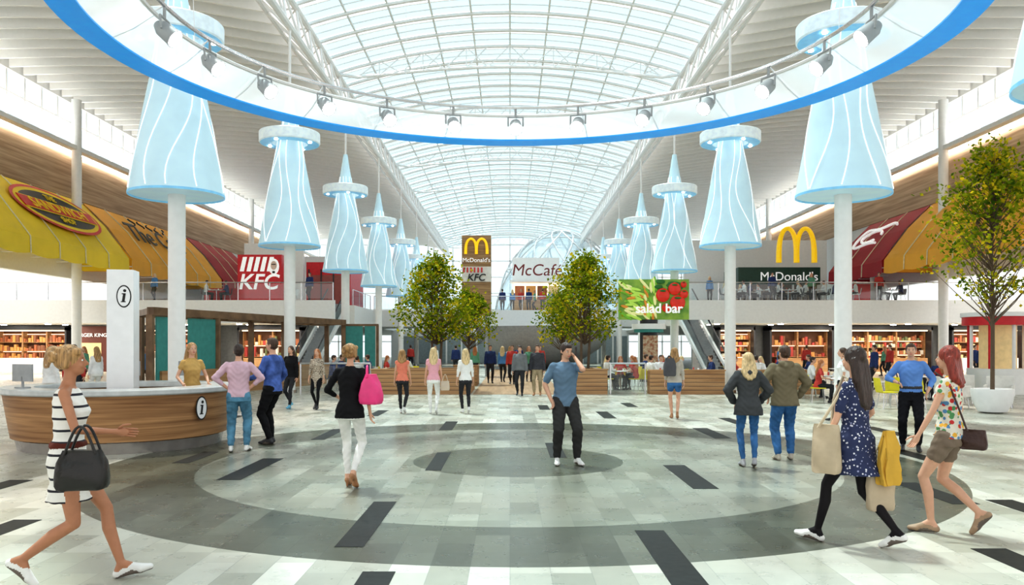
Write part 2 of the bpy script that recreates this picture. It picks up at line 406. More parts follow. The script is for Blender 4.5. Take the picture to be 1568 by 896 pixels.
# ------------------------------------------------------------------ light cone columns
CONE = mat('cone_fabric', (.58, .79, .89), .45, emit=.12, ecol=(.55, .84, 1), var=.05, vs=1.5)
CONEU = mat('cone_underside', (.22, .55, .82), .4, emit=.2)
LINE = mat('cone_line', (.95, .98, 1), .5, emit=.45)
m = MB()
m.tube([(0, 0, 0), (0, 0, 5.4)], .2, WHITE, 24)
m.lathe([(.26, 0), (.26, .12), (.2, .12)], (0, 0, 0), CHROME, 24)
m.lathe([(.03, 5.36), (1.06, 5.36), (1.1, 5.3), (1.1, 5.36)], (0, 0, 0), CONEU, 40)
CZ, CR = [5.34, 6.3, 7.4, 8.5, 9.4, 10.4, 11.0], [1.1, .93, .74, .53, .36, .19, .1]
m.lathe(list(zip(CR, CZ)), (0, 0, 0), CONE, 40)
def cr(z): return float(np.interp(z, CZ, CR))
for i in range(11):
    a0 = 2*math.pi*i/11+random.uniform(-.1, .1); ph = random.uniform(0, 6); am = random.uniform(.15, .4); pts = []
    for z in np.linspace(5.4, 9.9, 22):
        a = a0+am*math.sin(z*1.5+ph); r = cr(z)+.006; pts.append((r*math.cos(a), r*math.sin(a), z))
    m.tube(pts, .014, LINE, 4)
m.lathe([(.62, 9.05), (1.05, 9.05), (1.08, 9.08), (1.08, 9.42), (1.05, 9.45), (.62, 9.45), (.62, 9.05)], (0, 0, 0), mat('disc_pale', (.76, .87, .92), .4, emit=.1), 40)
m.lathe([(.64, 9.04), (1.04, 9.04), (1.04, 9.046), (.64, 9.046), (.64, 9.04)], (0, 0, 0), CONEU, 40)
for i in range(6):
    a = i*math.pi/3; m.beam((.25*math.cos(a), .25*math.sin(a), 9.3), (.7*math.cos(a), .7*math.sin(a), 9.3), .05, .05, STEEL)
for i in range(4):
    a = i*math.pi/2+.2; m.lathe([(.06, 0), (.06, .03)], (.84*math.cos(a), .84*math.sin(a), 9.01), LIT, 10)
m.tube([(0, 0, 10.9), (0, 0, 13.25)], .05, STEEL, 8)
first = m.obj('light_cone_column', True, org=(0, 0, 0)); first.location = (-8, 19.7, 0)
for i in range(7):
    for s in (-1, 1):
        if i == 0 and s == -1: continue
        dup(first, 'light_cone_column', (8*s, 19.7+10.1*i, 0), random.uniform(0, 6))
dup(first, 'light_cone_column', (8.1, 11.2, 0), 1)

# ------------------------------------------------------------------ suspended ring
CX, CY = .12, 12.3; rg = empty('suspended_ring_light', (CX, CY, 6.3))
m = MB(); n = 128
m.lathe([(6.06, 6.31), (6.45, 6.28), (6.45, 6.33), (6.06, 6.34), (6.06, 6.31)], (CX, CY, 0), BLUE, n); m.obj('blue_band', True, parent=rg)
m = MB(); m.lathe([(6.07, 6.33), (5.75, 6.46), (5.42, 6.68)], (CX, CY, 0), RINGW, n)
m.f = m.f[:-2]; m.m = m.m[:-2]; m.obj('fascia', True, parent=rg)
m = MB(); ring = lambda r, z: [(CX+r*math.cos(2*math.pi*k/n), CY+r*math.sin(2*math.pi*k/n), z) for k in range(n)]
m.tube(ring(5.3, 6.82), .035, CHROME, 6, True); m.tube(ring(5.42, 6.68), .035, STEEL, 6, True)
SP = [90, 75.5, 104.5, 60, 120, 45, 135, 30, 150, 15, 165, 0, 180, -20, 200, -45, 225, -70, 250, 270]
for d in SP:
    a = math.radians(d); c, s_ = math.cos(a), math.sin(a); P = lambda r, z: Vector((CX+r*c, CY+r*s_, z))
    m.tube([P(5.3, 6.82), P(5.3, 6.62)], .025, GREY, 6)
    T = Vector((-s_, c, 0))
    m.tube([P(5.3, 6.62)-T*.16, P(5.3, 6.62)+T*.16], .018, GREY, 6)
    for q in (-1, 1): m.tube([P(5.3, 6.62)+T*.16*q, P(5.28, 6.42)+T*.16*q], .018, GREY, 6)
    ax = (P(4.5, 5.8)-P(5.3, 6.45)).normalized()
    p0 = P(5.34, 6.48)
    m.tube([p0-ax*.1, p0, p0+ax*.2, p0+ax*.26], [.06, .12, .135, .15], GREY, 16)
    m.tube([p0+ax*.255, p0+ax*.27], [.125, .125], LIT, 16)
for k in range(24):
    a = 2*math.pi*k/24; c, s_ = math.cos(a), math.sin(a)
    m.tube([(CX+6.2*c, CY+6.2*s_, 6.33), (CX+5.3*c, CY+5.3*s_, 6.82)], .015, STEEL, 5)
for k in range(8):
    a = 2*math.pi*(k+.5)/8; m.tube([(CX+6.2*math.cos(a), CY+6.2*math.sin(a), 6.33), (CX+6.6*math.cos(a), CY+6.6*math.sin(a), 15.2)], .006, STEEL, 4)
m.obj('rail_and_spotlights', True, parent=rg)

# ------------------------------------------------------------------ awnings
def awning(name, s, ya, yb, mt, draw=None):
    root = empty(name, (24.4*s, (ya+yb)/2, 6.1)); m = MB(); nb = max(3, int((yb-ya)/2.4)); X1, X2 = 25.8, 22.85
    STR = mat('seam_pale', (.75, .7, .5), .6)
    for i in range(nb):
        y0 = ya+(yb-ya)*i/nb; y1 = ya+(yb-ya)*(i+1)/nb; sub = 5
        for j in range(sub):
            p, q = j/sub, (j+1)/sub; sa, sb = .12*math.sin(math.pi*p), .12*math.sin(math.pi*q)
            u, v = y0+(y1-y0)*p, y0+(y1-y0)*q
            prof = lambda yy, bu: [(X1*s, yy, 10.35), ((X1-1.5)*s, yy, 8.78+.1), ((X2+.15)*s, yy, 7.15+bu*.4), ((X2)*s, yy, 6.95), ((X2-.03)*s, yy, 6.15-bu)]
            A, B = prof(u, sa), prof(v, sb)
            for k in range(4): m.quad([A[k], B[k], B[k+1], A[k+1]], mt)
        if i: m.tube([(X1*s, y0, 10.38), ((X1-1.5)*s, y0, 8.91), ((X2+.14)*s, y0, 7.19), ((X2-.03)*s, y0, 6.95), ((X2-.06)*s, y0, 6.15)], .035, STR, 5)
    for yy in (ya, yb): m.add([(X1*s, yy, 10.35), ((X2)*s, yy, 6.95), (X2*s, yy, 6.2), (X1*s, yy, 6.2)], [(0, 1, 2, 3)], mt)
    for yy in np.linspace(ya, yb, nb+1): m.tube([(X1*s, yy, 6.5), (X2*s, yy, 6.5)], .03, STEEL, 5)
    m.obj('canvas', parent=root)
    sl = Vector(((X1-X2-.15)*s, 0, 3.2)).normalized(); xa = Vector((0, 1, 0)) if s < 0 else Vector((0, -1, 0))
    nrm = xa.cross(sl); C = Vector((((X1+X2)/2+.1)*s, (ya+yb)/2, 8.85)) + nrm*.18
    return root, C, xa, sl, nrm
def disc(m, C, xa, ya_, rx, ry, mt, off, nrm, th=.03):
    n = 40; vs = []
    for k in range(n):
        a = 2*math.pi*k/n; vs.append(C+xa*(rx*math.cos(a))+ya_*(ry*math.sin(a))+nrm*off)
    m.add(vs, [tuple(range(n))], mt)
r, C, xa, ya_, nr = awning('yellow_awning', -1, 36.5, 49.2, YEL)
C2 = C+Vector((0, 1.3, 0))
m = MB(); disc(m, C2, xa, ya_, 4.1, 1.6, RTXT, .02, nr); disc(m, C2, xa, ya_, 3.85, 1.42, YEL, .03, nr); disc(m, C2, xa, ya_, 3.5, 1.2, BTXT, .04, nr)
m.box(C2+nr*.06, (6.9, .9, .03), YEL, Matrix((xa, ya_, nr)).transposed()); m.box(C2+nr*.07, (7.0, .78, .04), RTXT, Matrix((xa, ya_, nr)).transposed())
m.obj('oval_badge', parent=r)
text('SANDWICH', 1.0, YEL, C2+nr*.1, xa, ya_, r, bold=.01); text('THE', .55, YEL, C2+ya_*.8+nr*.07, xa, ya_, r); text('SHOP', .55, YEL, C2-ya_*.8+nr*.07, xa, ya_, r)
r, C, xa, ya_, nr = awning('orange_awning', -1, 49.6, 65, ORA)
text('The Café', 2.3, BTXT, C+nr*.03+Vector((0, -1, 0)), xa, ya_, r, shear=.3, bold=.01)
m = MB()
for k in range(5):
    m.tube([C+xa*(-3+k*1.2+.3*math.sin(t*2.4+k))+ya_*(.9+t*.25)+nr*.04 for t in np.linspace(0, 2, 8)], .05, BTXT, 5)
m.obj('steam_drawing', parent=r)
r, C, xa, ya_, nr = awning('maroon_awning', -1, 65.4, 76, MAR)
r, C, xa, ya_, nr = awning('maroon_awning', 1, 50.4, 58.8, MAR)
m = MB()
m.tube([C+xa*(2.6*math.cos(t))+ya_*(.9*math.sin(t)+.25*math.sin(3*t))+nr*.05 for t in np.linspace(.4, 5.2, 30)], .09, WTXT, 6)
m.tube([C+xa*(1.4*math.cos(t)-.4)+ya_*(.5*math.sin(t))+nr*.05 for t in np.linspace(0, 5.4, 24)], .09, WTXT, 6); m.obj('swirl_logo', parent=r)
r, C, xa, ya_, nr = awning('orange_awning', 1, 37, 50.1, ORA)

# ------------------------------------------------------------------ signs
def plate(m, x0, x1, y, z0, z1, mt, th=.12): m.bx(x0, x1, y, y+th, z0, z1, mt)
def arches(m, cx, y, z0, wd, ht, mt, r=.12):
    for s in (-1, 1):
        pts = []
        for t in np.linspace(0, 1, 20):
            a = math.pi*t; x = cx+s*wd/4+(-math.cos(a))*wd/4; z = z0+ht*math.sin(a)**.62
            pts.append((x, y, z))
        m.tube(pts, [r*(1.25-.35*math.sin(math.pi*t)) for t in np.linspace(0, 1, 20)], mt, 8)
k1 = empty('red_restaurant_sign', (-15.6, 51.4, 4.5)); m = MB(); plate(m, -17, -14.25, 51.2, 4.5, 7.4, RED, .5)
for i in range(5):
    x = -16.85+i*.42; m.add([(x, 51.15, 6.35), (x+.26, 51.15, 6.35), (x+.46, 51.15, 7.25), (x+.2, 51.15, 7.25)], [(0, 1, 2, 3)], WTXT)
m.ell((-14.72, 51.15, 6.65), (.33, .03, .5), WTXT); m.ell((-14.72, 51.12, 6.72), (.2, .03, .28), mat('portrait_skin', (.8, .6, .5), .6)); m.box((-14.72, 51.1, 6.3), (.16, .03, .14), BTXT); m.box((-14.72, 51.08, 6.78), (.26, .02, .05), BTXT)
m.obj('panel', parent=k1); text('KFC', 1.35, WTXT, (-15.7, 51.1, 5.65), parent=k1, shear=.2, bold=.02)
m = MB(); m.bx(-14.1, -11.2, 56.8, 57.1, 4.5, 7.5, RED); m.bx(-13.9, -11.4, 56.73, 56.8, 4.6, 6.6, mat('rest_interior', (.25, .06, .05), .4, emit=.12))
for x in (-13.9, -13.05, -12.2, -11.4): m.bx(x-.04, x+.04, 56.68, 56.75, 4.5, 7.0, DARK)
m.bx(-18.4, -14.3, 56.8, 57.1, 4.5, 8.8, WHITE); m.bx(-11.3, -11.1, 57.1, 62, 4.5, 7.5, RED); m.obj('red_restaurant_front')
m = MB(); m.bx(-19.6, -17.4, 52.6, 53, 4.6, 5.4, RED); m.obj('menu_board')
tt = empty('totem_sign', (-1.88, 46, 0)); m = MB(); m.bx(-2.7, -1.06, 46, 46.3, 3.4, 7.9, woodmat('totem_wood', (.22, .12, .05), (.42, .26, .12), (.8, .8, 12)))
m.bx(-2.5, -2.35, 46.1, 46.25, 0, 3.4, GREY); m.bx(-1.4, -1.25, 46.1, 46.25, 0, 3.4, GREY)
arches(m, -1.88, 45.92, 6.85, 1.2, .85, GOLD, .07); m.bx(-2.7, -1.06, 45.96, 46, 5.3, 6.15, mat('totem_white', (.75, .73, .68), .5))
for i in range(6): m.bx(-2.62+i*.2, -2.54+i*.2, 45.9, 45.95, 5.82, 6.1, RTXT)
m.obj('panel', parent=tt); text("McDonald's", .33, WTXT, (-1.88, 45.9, 6.5), parent=tt); text('KFC', .55, BTXT, (-1.9, 45.9, 5.52), parent=tt, shear=.2, bold=.008)
cf = empty('cafe_kiosk', (2, 68, 4.5)); m = MB(); m.bx(.2, 4.2, 68.2, 69.6, 4.5, 5.5, WOODB); m.bx(.2, 4.2, 69.7, 70, 4.5, 9.2, WHITE); m.bx(.3, 4.1, 69.6, 69.7, 5.9, 6.9, WARM)
for i in range(4): m.bx(.4+i*.95, 1.25+i*.95, 69.5, 69.6, 5.6, 6.8, pal[i])
m.bx(.0, 4.4, 67.6, 69.7, 7.0, 7.15, WHITE); m.obj('counter_and_canopy', parent=cf)
text('McCafé', 1.35, mat('cafe_brown', (.2, .02, .02), .5), (2.2, 67.5, 7.9), parent=cf, shear=.15)
DR = mat('dome_rib', (.74, .75, .76), .4)
m = MB(); DC = Vector((6.0, 97, 4.5)); R = 7.8
def dp(a, t): return DC+Vector((R*math.cos(t)*math.cos(a), R*math.cos(t)*math.sin(a), R*1.38*math.sin(t)))
for i in range(12):
    a = 2*math.pi*i/12
    m.tube([dp(a+t*.8, t) for t in np.linspace(0, 1.5, 14)], .09, DR, 5); m.tube([dp(a-t*.8, t) for t in np.linspace(0, 1.5, 14)], .09, DR, 5)
for t in (.02, .6, 1.1): m.tube([dp(a, t) for a in np.linspace(0, 2*math.pi, 29)[:-1]], .09, DR, 5, True)
m.lathe([(R, -4.5), (R, 0)], tuple(DC), WHITE, 32)
m.lathe([(R*math.cos(t)*.97, R*1.34*math.sin(t)) for t in np.linspace(0, 1.52, 10)], tuple(DC), SKYF, 32)
m.obj('lattice_dome', True)
bk = empty('burger_restaurant_front', (19.7, 60.3, 4.5)); m = MB(); DG = mat('dark_green', (.015, .06, .04), .4)
m.bx(16.8, 22.6, 60.4, 64, 4.5, 6.2, mat('rest_back', (.12, .09, .07), .5, emit=.05)); m.bx(16.7, 22.7, 60, 64, 6.2, 7.45, DG)
for x in np.arange(16.9, 22.6, 1.3): m.bx(x-.05, x+.05, 60.2, 60.4, 4.5, 6.2, STEEL)
arches(m, 21.0, 60.1, 7.8, 2.6, 2.5, GOLD, .17); m.obj('front', parent=bk)
text("McDonald's", .9, WTXT, (20.4, 59.95, 6.75), parent=bk)
m = MB(); m.bx(23.0, 25, 56.9, 57.2, 4.6, 6.0, RED); m.obj('menu_board')
sb = empty('salad_bar_sign', (6.8, 38.9, 0)); m = MB(); m.bx(5.15, 8.45, 38.7, 39.0, 2.95, 4.85, mat('sign_green', (.12, .32, .05), .5, vs=2, col2=(.35, .55, .08)))
for i in range(60):
    x = random.uniform(5.3, 6.9); z = random.uniform(3.05, 4.7); a = random.uniform(.4, 1.1)+.6*math.sin(x*3)
    m.ell((x, 38.67, z), (random.uniform(.15, .42), .025, .07), random.choice([mat('leaf1', (.2, .5, .04), .5, emit=.1), mat('leaf2', (.5, .75, .12), .5, emit=.15), mat('leaf3', (.85, .85, .4), .5, emit=.15), mat('leaf4', (.9, .35, .05), .5)]), Matrix.Rotation(a, 3, 'Y'))
TOM = mat('tomato', (.75, .03, .01), .2, emit=.08)
for x, z, r_ in ((7.2, 4.1, .33), (7.75, 4.4, .3), (7.9, 3.75, .36), (7.35, 3.5, .2), (8.2, 4.15, .2), (8.18, 4.6, .15)):
    m.ell((x, 38.64, z), (r_, .06, r_), TOM, su=20); m.ell((x, 38.58, z+r_*.6), (r_*.45, .03, r_*.15), mat('leaf5', (.03, .18, .03), .5))
for i in range(12): m.ell((random.uniform(6.9, 8.2), 38.66, random.uniform(4.3, 4.75)), (.2, .03, .1), mat('leaf5', (.03, .18, .03), .5))
m.obj('panel', parent=sb); text('salad bar', .62, WTXT, (7.0, 38.5, 3.45), parent=sb, bold=.012)
m = MB(); m.tube([(6.6, 39.0, 0), (6.6, 39.0, 2.95)], .42, DARK, 24); m.tube([(6.6, 39, 2.5), (6.6, 39, 2.75)], .8, WHITE, 28); m.tube([(6.6, 39, 2.35), (6.6, 39, 2.5)], .7, TEAL, 28)
m.bx(6.25, 6.95, 38.52, 38.56, .6, 2.2, mat('menu_poster', (.35, .12, .06), .5, vs=9, col2=(.6, .5, .35))); m.obj('pillar', True, parent=sb)

# ------------------------------------------------------------------ escalators
for s in (-1, 1):
    m = MB(); xc = 11.55*s; n = 24; YO = 5
    for i in range(n):
        y = YO+41+9*i/n; z = 4.5*i/n; m.bx(xc-.5, xc+.5, y, y+9/n, max(0, z-.25), z+4.5/n, GREY)
    for q in (-1, 1):
        x = xc+q*.62; A_, B_ = YO+40.2, YO+50
        m.add([(x-.06, A_, 0), (x-.06, B_, 4.1), (x-.06, B_, 4.6), (x-.06, A_+.4, .35), (x+.06, A_, 0), (x+.06, B_, 4.1), (x+.06, B_, 4.6), (x+.06, A_+.4, .35)], [(0, 1, 2, 3), (7, 6, 5, 4), (0, 4, 5, 1), (3, 2, 6, 7), (0, 3, 7, 4)], STEEL)
        m.quad([(x, A_+.4, .35), (x, B_, 4.6), (x, B_, 5.5), (x, A_+.4, 1.1)], GLASS)
        m.tube([(x, A_+.1, .4), (x, A_, .8), (x, A_+.3, 1.1), (x, A_+1, 1.3), (x, B_-.2, 5.5)], .05, DARK, 8)
    m.obj('escalator')

# ------------------------------------------------------------------ information desk
CCX, CCY = -6.8, 14.45
ds = empty('information_desk', (CCX, CCY, 0)); m = MB()
m.lathe([(1.62, 0), (1.66, .18), (1.5, .18), (1.5, 0), (1.62, 0)], (CCX, CCY, 0), mat('plinth_steel', (.45, .42, .4), .25, .6), 64); m.obj('plinth', True, parent=ds)
m = MB(); m.lathe([(1.72, .2), (1.84, .93), (1.5, .93), (1.5, .2), (1.72, .2)], (CCX, CCY, 0), WOODC, 64); m.obj('body', True, parent=ds)
m = MB(); m.lathe([(1.88, .93), (1.9, .95), (1.9, 1.01), (1.88, 1.03), (1.38, 1.03), (1.36, 1.0), (1.36, .93), (1.88, .93)], (CCX, CCY, 0), mat('grey_top', (.55, .57, .57), .25), 64); m.obj('top', True, parent=ds)
def info_badge(C, xa, parent, r=.18):
    xa = Vector(xa); z = Vector((0, 0, 1)); nr = xa.cross(z); m = MB(); C = Vector(C)
    disc(m, C, xa, z, r*.62, r, BTXT, .0, nr); disc(m, C, xa, z, r*.52, r*.88, WHITEG, .004, nr); disc(m, C+z*r*.5+xa*r*.08, xa, z, r*.13, r*.13, BTXT, .008, nr)
    def st(a, b, c, d): m.add([C+xa*r*p+z*r*q+nr*.008 for p, q in (a, b, c, d)], [(0, 1, 2, 3)], BTXT)
    st((-.16, -.5), (.06, -.5), (.17, .26), (-.05, .26)); st((-.24, -.52), (.16, -.52), (.16, -.44), (-.24, -.44)); st((-.16, .18), (.1, .18), (.12, .27), (-.16, .27))
    m.obj('badge', parent=parent)
th = math.radians(-25); cx_ = CCX+1.83*math.cos(th); cy_ = CCY+1.83*math.sin(th)
info_badge((cx_, cy_, .68), (-math.sin(th), math.cos(th), 0), ds, .2)
py = empty('information_pylon', (-6.65, 13.9, 0)); m = MB()
M = Matrix.Rotation(math.radians(12), 3, 'Z')
m.box((-6.6, 14.0, 1.5), (.42, .42, 3.0), WHITEG, M); m.box((-6.6, 14.0, .04), (.52, .52, .08), CHROME, M); m.obj('body', parent=py)
nn = M @ Vector((0, -1, 0)); info_badge(Vector((-6.6, 14.0, 2.55))+nn*.214+(M @ Vector((.06, 0, 0))), M @ Vector((1, 0, 0)), py, .19)
def monitor(x, y, yaw):
    m = MB(); M = Matrix.Rotation(yaw, 3, 'Z'); c = Vector((x, y, 1.03))
    m.box(c+Vector((0, 0, .01)), (.2, .14, .02), GREY, M); m.box(c+Vector((0, 0, .1)), (.03, .03, .18), GREY, M); m.box(c+Vector((0, 0, .25)), (.46, .03, .28), GREY, M); return m.obj('computer_monitor')
monitor(-7.9, 13.3, -.4); monitor(-6.2, 15.95, .2); monitor(-7.4, 15.95, -.2)

# ------------------------------------------------------------------ pergola
m = MB(); A = Vector((-11.4, 26, 0)); Bq = Vector((-7.9, 39, 0)); off = Vector((-1.3, 2.2, 0)); z = Vector((0, 0, 1))
PW = woodmat('pergola_wood', (.13, .07, .035), (.25, .15, .08), (2, 2, 2))
for P in (A, A.lerp(Bq, .26), A.lerp(Bq, .6), Bq, A+off, A.lerp(Bq, .5)+off, Bq+off): m.box(P+z*1.35, (.2, .2, 2.7), PW)
m.beam(A+z*2.82, Bq+z*2.82, .25, .25, PW); m.beam(A+off+z*2.82, Bq+off+z*2.82, .25, .25, PW)
for t in np.linspace(0, 1, 9): m.beam(A.lerp(Bq, t)+z*2.82, A.lerp(Bq, t)+off+z*2.82, .12, .2, PW)
m.beam(A.lerp(Bq, .02)+z*1.55, A.lerp(Bq, .12)+z*1.55, .06, 2.2, TEAL); m.beam(A.lerp(Bq, .14)+z*1.55, A.lerp(Bq, .25)+z*1.55, .06, 2.2, TEAL)
m.beam(A.lerp(Bq, .03)+z*.45, Bq+z*.45, .25, .9, WOODB)
m.beam(Bq+z*1.7+Vector((.1, 0, 0)), Bq+z*1.7+Vector((.9, 0, 0)), .06, 1.9, TEAL); m.beam(Bq+z*1.7+Vector((1.0, 0, 0)), Bq+z*1.7+Vector((1.5, 0, 0)), .06, 1.9, TEAL)
m.box(Bq+z*1.35+Vector((1.6, 0, 0)), (.12, .12, 2.7), PW); m.beam(Bq+z*2.7, Bq+z*2.7+Vector((1.65, 0, 0)), .1, .1, PW)
m.obj('cafe_pergola')

# ------------------------------------------------------------------ benches & planters
def planter(x0, x1, y0, y1, h=.85):
    m = MB(); m.bx(x0, x1, y0, y0+.2, 0, h, WOODB); m.bx(x0, x1, y1-.2, y1, 0, h, WOODB); m.bx(x0, x0+.2, y0+.2, y1-.2, 0, h, WOODB); m.bx(x1-.2, x1, y0+.2, y1-.2, 0, h, WOODB)
    m.bx(x0+.2, x1-.2, y0+.2, y1-.2, 0, h-.12, mat('soil', (.06, .04, .025), .9, bump=.5)); m.bx(x0-.03, x1+.03, y0-.03, y0+.23, h, h+.05, WOODB)
    for zz in np.arange(.14, h, .14): m.bx(x0-.005, x1+.005, y0-.006, y0, zz, zz+.012, DARK)
    return m.obj('timber_planter')
planter(-4.9, -1.4, 29, 32.6); planter(2.2, 3.45, 29, 32.6)
planter(4.95, 7.6, 29, 29.6, .82); planter(-2.4, -1.4, 35, 37.3); planter(2.0, 2.75, 35, 37.3); planter(8.4, 11.0, 29, 29.6, .82)
balustrade((3.6, 29.4), (4.85, 29.4), 0); balustrade((-7.5, 29.4), (-5.0, 29.4), 0)

# ------------------------------------------------------------------ trees
LEAF = bpy.data.materials.new('foliage'); LEAF.use_nodes = True
nt = LEAF.node_tree; N = nt.nodes; L = nt.links; N.remove(N['Principled BSDF']); out = N['Material Output']
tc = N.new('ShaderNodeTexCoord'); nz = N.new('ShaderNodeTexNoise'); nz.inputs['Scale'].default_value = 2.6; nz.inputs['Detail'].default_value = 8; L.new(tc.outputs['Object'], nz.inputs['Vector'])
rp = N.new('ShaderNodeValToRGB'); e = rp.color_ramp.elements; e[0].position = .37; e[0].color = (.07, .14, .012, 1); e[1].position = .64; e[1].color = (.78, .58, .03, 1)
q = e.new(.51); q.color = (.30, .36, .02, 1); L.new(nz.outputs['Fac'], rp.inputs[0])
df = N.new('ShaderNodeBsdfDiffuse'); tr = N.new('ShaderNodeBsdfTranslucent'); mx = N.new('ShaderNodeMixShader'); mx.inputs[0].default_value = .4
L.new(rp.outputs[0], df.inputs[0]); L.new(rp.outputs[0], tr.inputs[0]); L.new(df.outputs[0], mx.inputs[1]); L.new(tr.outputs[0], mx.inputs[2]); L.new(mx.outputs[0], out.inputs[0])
BARK = mat('bark', (.13, .09, .06), .8, bump=.5, bs=30)
def tree(X, Y, zb, ztop, zc0, rad, nclu, per, lf, seed, stems=1):
    rnd = random.Random(seed); m = MB(); H = ztop-zb
    for st in range(stems):
        ox = (st-(stems-1)/2)*.25
        m.tube([(X+ox, Y, zb), (X+ox*1.3+rnd.uniform(-.05, .05), Y, zb+H*.35), (X+ox*1.6, Y+.05, zb+H*.65), (X+ox, Y, ztop-.2)], [.055, .045, .03, .008], BARK, 8)
    tips = []
    for i in range(nclu):
        t = rnd.random()**.8; z = zc0+(ztop-zc0)*t
        prof = math.sin(math.pi*min(1, (t*.8+.17)))**.7*(1-.4*t)
        a = rnd.uniform(0, 6.28); rr = rad*prof*rnd.uniform(.35, 1.15)
        p = Vector((X+rr*math.cos(a), Y+rr*math.sin(a), z)); tips.append(p)
        b0 = Vector((X, Y, max(zb+H*.25, z-rr*.9-.2)))
        m.tube([b0, b0.lerp(p, .5)+Vector((0, 0, -.05)), p], [.02, .012, .004], BARK, 5)
    for p in tips:
        for j in range(per):
            c = p+Vector((rnd.gauss(0, .17), rnd.gauss(0, .17), rnd.gauss(0, .15)))*(rad/1.2)
            d = Vector((rnd.gauss(0, 1), rnd.gauss(0, 1), rnd.gauss(-.3, .7))).normalized(); s_ = d.orthogonal().normalized()
            s_ = Matrix.Rotation(rnd.uniform(0, 6.28), 3, d) @ s_; l = lf*rnd.uniform(.7, 1.3)
            m.add([c, c+d*l*.5+s_*l*.33, c+d*l, c+d*l*.5-s_*l*.33], [(0, 1, 2, 3)], LEAF)
    return m.obj('potted_tree', org=(X, Y, zb))
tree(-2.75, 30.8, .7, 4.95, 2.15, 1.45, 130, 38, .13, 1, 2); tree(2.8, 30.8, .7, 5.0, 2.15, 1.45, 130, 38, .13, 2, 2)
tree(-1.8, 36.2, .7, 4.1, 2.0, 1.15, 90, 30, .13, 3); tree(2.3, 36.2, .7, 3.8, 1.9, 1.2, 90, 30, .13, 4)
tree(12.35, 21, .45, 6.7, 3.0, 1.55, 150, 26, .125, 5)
m = MB(); m.lathe([(.2, 0), (.34, .04), (.46, .3), (.5, .55), (.5, .62), (.44, .62), (.42, .5), (.0, .5)], (12.35, 21, 0), WHITEG, 40); m.obj('white_plant_pot', True)

# ------------------------------------------------------------------ furniture
def table_mesh():
    m = MB(); m.lathe([(.36, .72), (.38, .735), (.36, .75)], (0, 0, 0), WHITEG, 24); m.tube([(0, 0, .02), (0, 0, .72)], .03, CHROME, 8); m.lathe([(.24, 0), (.22, .02)], (0, 0, 0), CHROME, 20)
    m.tube([(.1, .05, .752), (.1, .05, .83)], .035, WHITE, 10); m.tube([(-.12, -.06, .752), (-.12, -.06, .86)], .03, pal[5], 10)
    o = m.obj('cafe_table', True, org=(0, 0, 0)); return o
def chair_mesh(mt, name='cafe_chair'):
    m = MB(); 
    for x in (-.19, .19):
        for y in (-.18, .18): m.tube([(x*.8, y*.8, .44), (x*1.1, y*1.1, 0)], .013, CHROME, 6)
    m.box((0, 0, .45), (.42, .42, .03), mt)
    m.add([(-.2, -.2, .46), (.2, -.2, .46), (.21, -.24, .62), (-.21, -.24, .62), (.18, -.28, .84), (-.18, -.28, .84), (-.2, -.225, .46), (.2, -.225, .46), (.21, -.265, .62), (-.21, -.265, .62), (.18, -.305, .84), (-.18, -.305, .84)],
          [(0, 1, 2, 3), (3, 2, 4, 5), (7, 6, 9, 8), (8, 9, 11, 10), (5, 4, 10, 11), (1, 7, 8, 2), (2, 8, 10, 4), (6, 0, 3, 9), (9, 3, 5, 11)], mt)
    return m.obj(name, org=(0, 0, 0))
T0 = table_mesh(); CW = chair_mesh(mat('chair_white', (.8, .8, .78), .4)); CYL_ = chair_mesh(mat('chair_lime', (.75, .65, .02), .4)); CDK = chair_mesh(DARK)

# ------------------------------------------------------------------ people
SK = {'a': mat('skin_light', (.66, .38, .26), .5, var=.04, vs=20), 'b': mat('skin_tan', (.44, .20, .11), .5, var=.04, vs=20), 'c': mat('skin_pale', (.72, .46, .34), .5, var=.04, vs=20)}
LIP = mat('lips', (.5, .14, .12), .4); EYEW = mat('eye_white', (.85, .85, .82), .2); IRIS = mat('iris', (.05, .035, .02), .1); SOLE = mat('shoe_sole', (.16, .13, .11), .7)
HS = (30, 30, 2.5)
HR = {'blonde': mat('hair_blonde', (.38, .22, .09), .45, var=.4, vs=2, stretch=HS, bump=.6, bs=3), 'pale': mat('hair_pale', (.66, .50, .27), .45, var=.3, vs=2, stretch=HS, bump=.6, bs=3),
      'brown': mat('hair_brown', (.07, .035, .02), .4, var=.4, vs=2, stretch=HS, bump=.6, bs=3), 'dark': mat('hair_dark', (.035, .018, .013), .35, var=.4, vs=2, stretch=HS, bump=.6, bs=3),
      'red': mat('hair_red', (.26, .035, .02), .4, var=.4, vs=2, stretch=HS, bump=.6, bs=3), 'ginger': mat('hair_ginger', (.4, .15, .05), .4, var=.4, vs=2, stretch=HS, bump=.6, bs=3)}
def cloth(name, c, rough=.8, **k): return mat('cloth_'+name, c, rough, bump=.35, bs=9, spec=.2, **k)
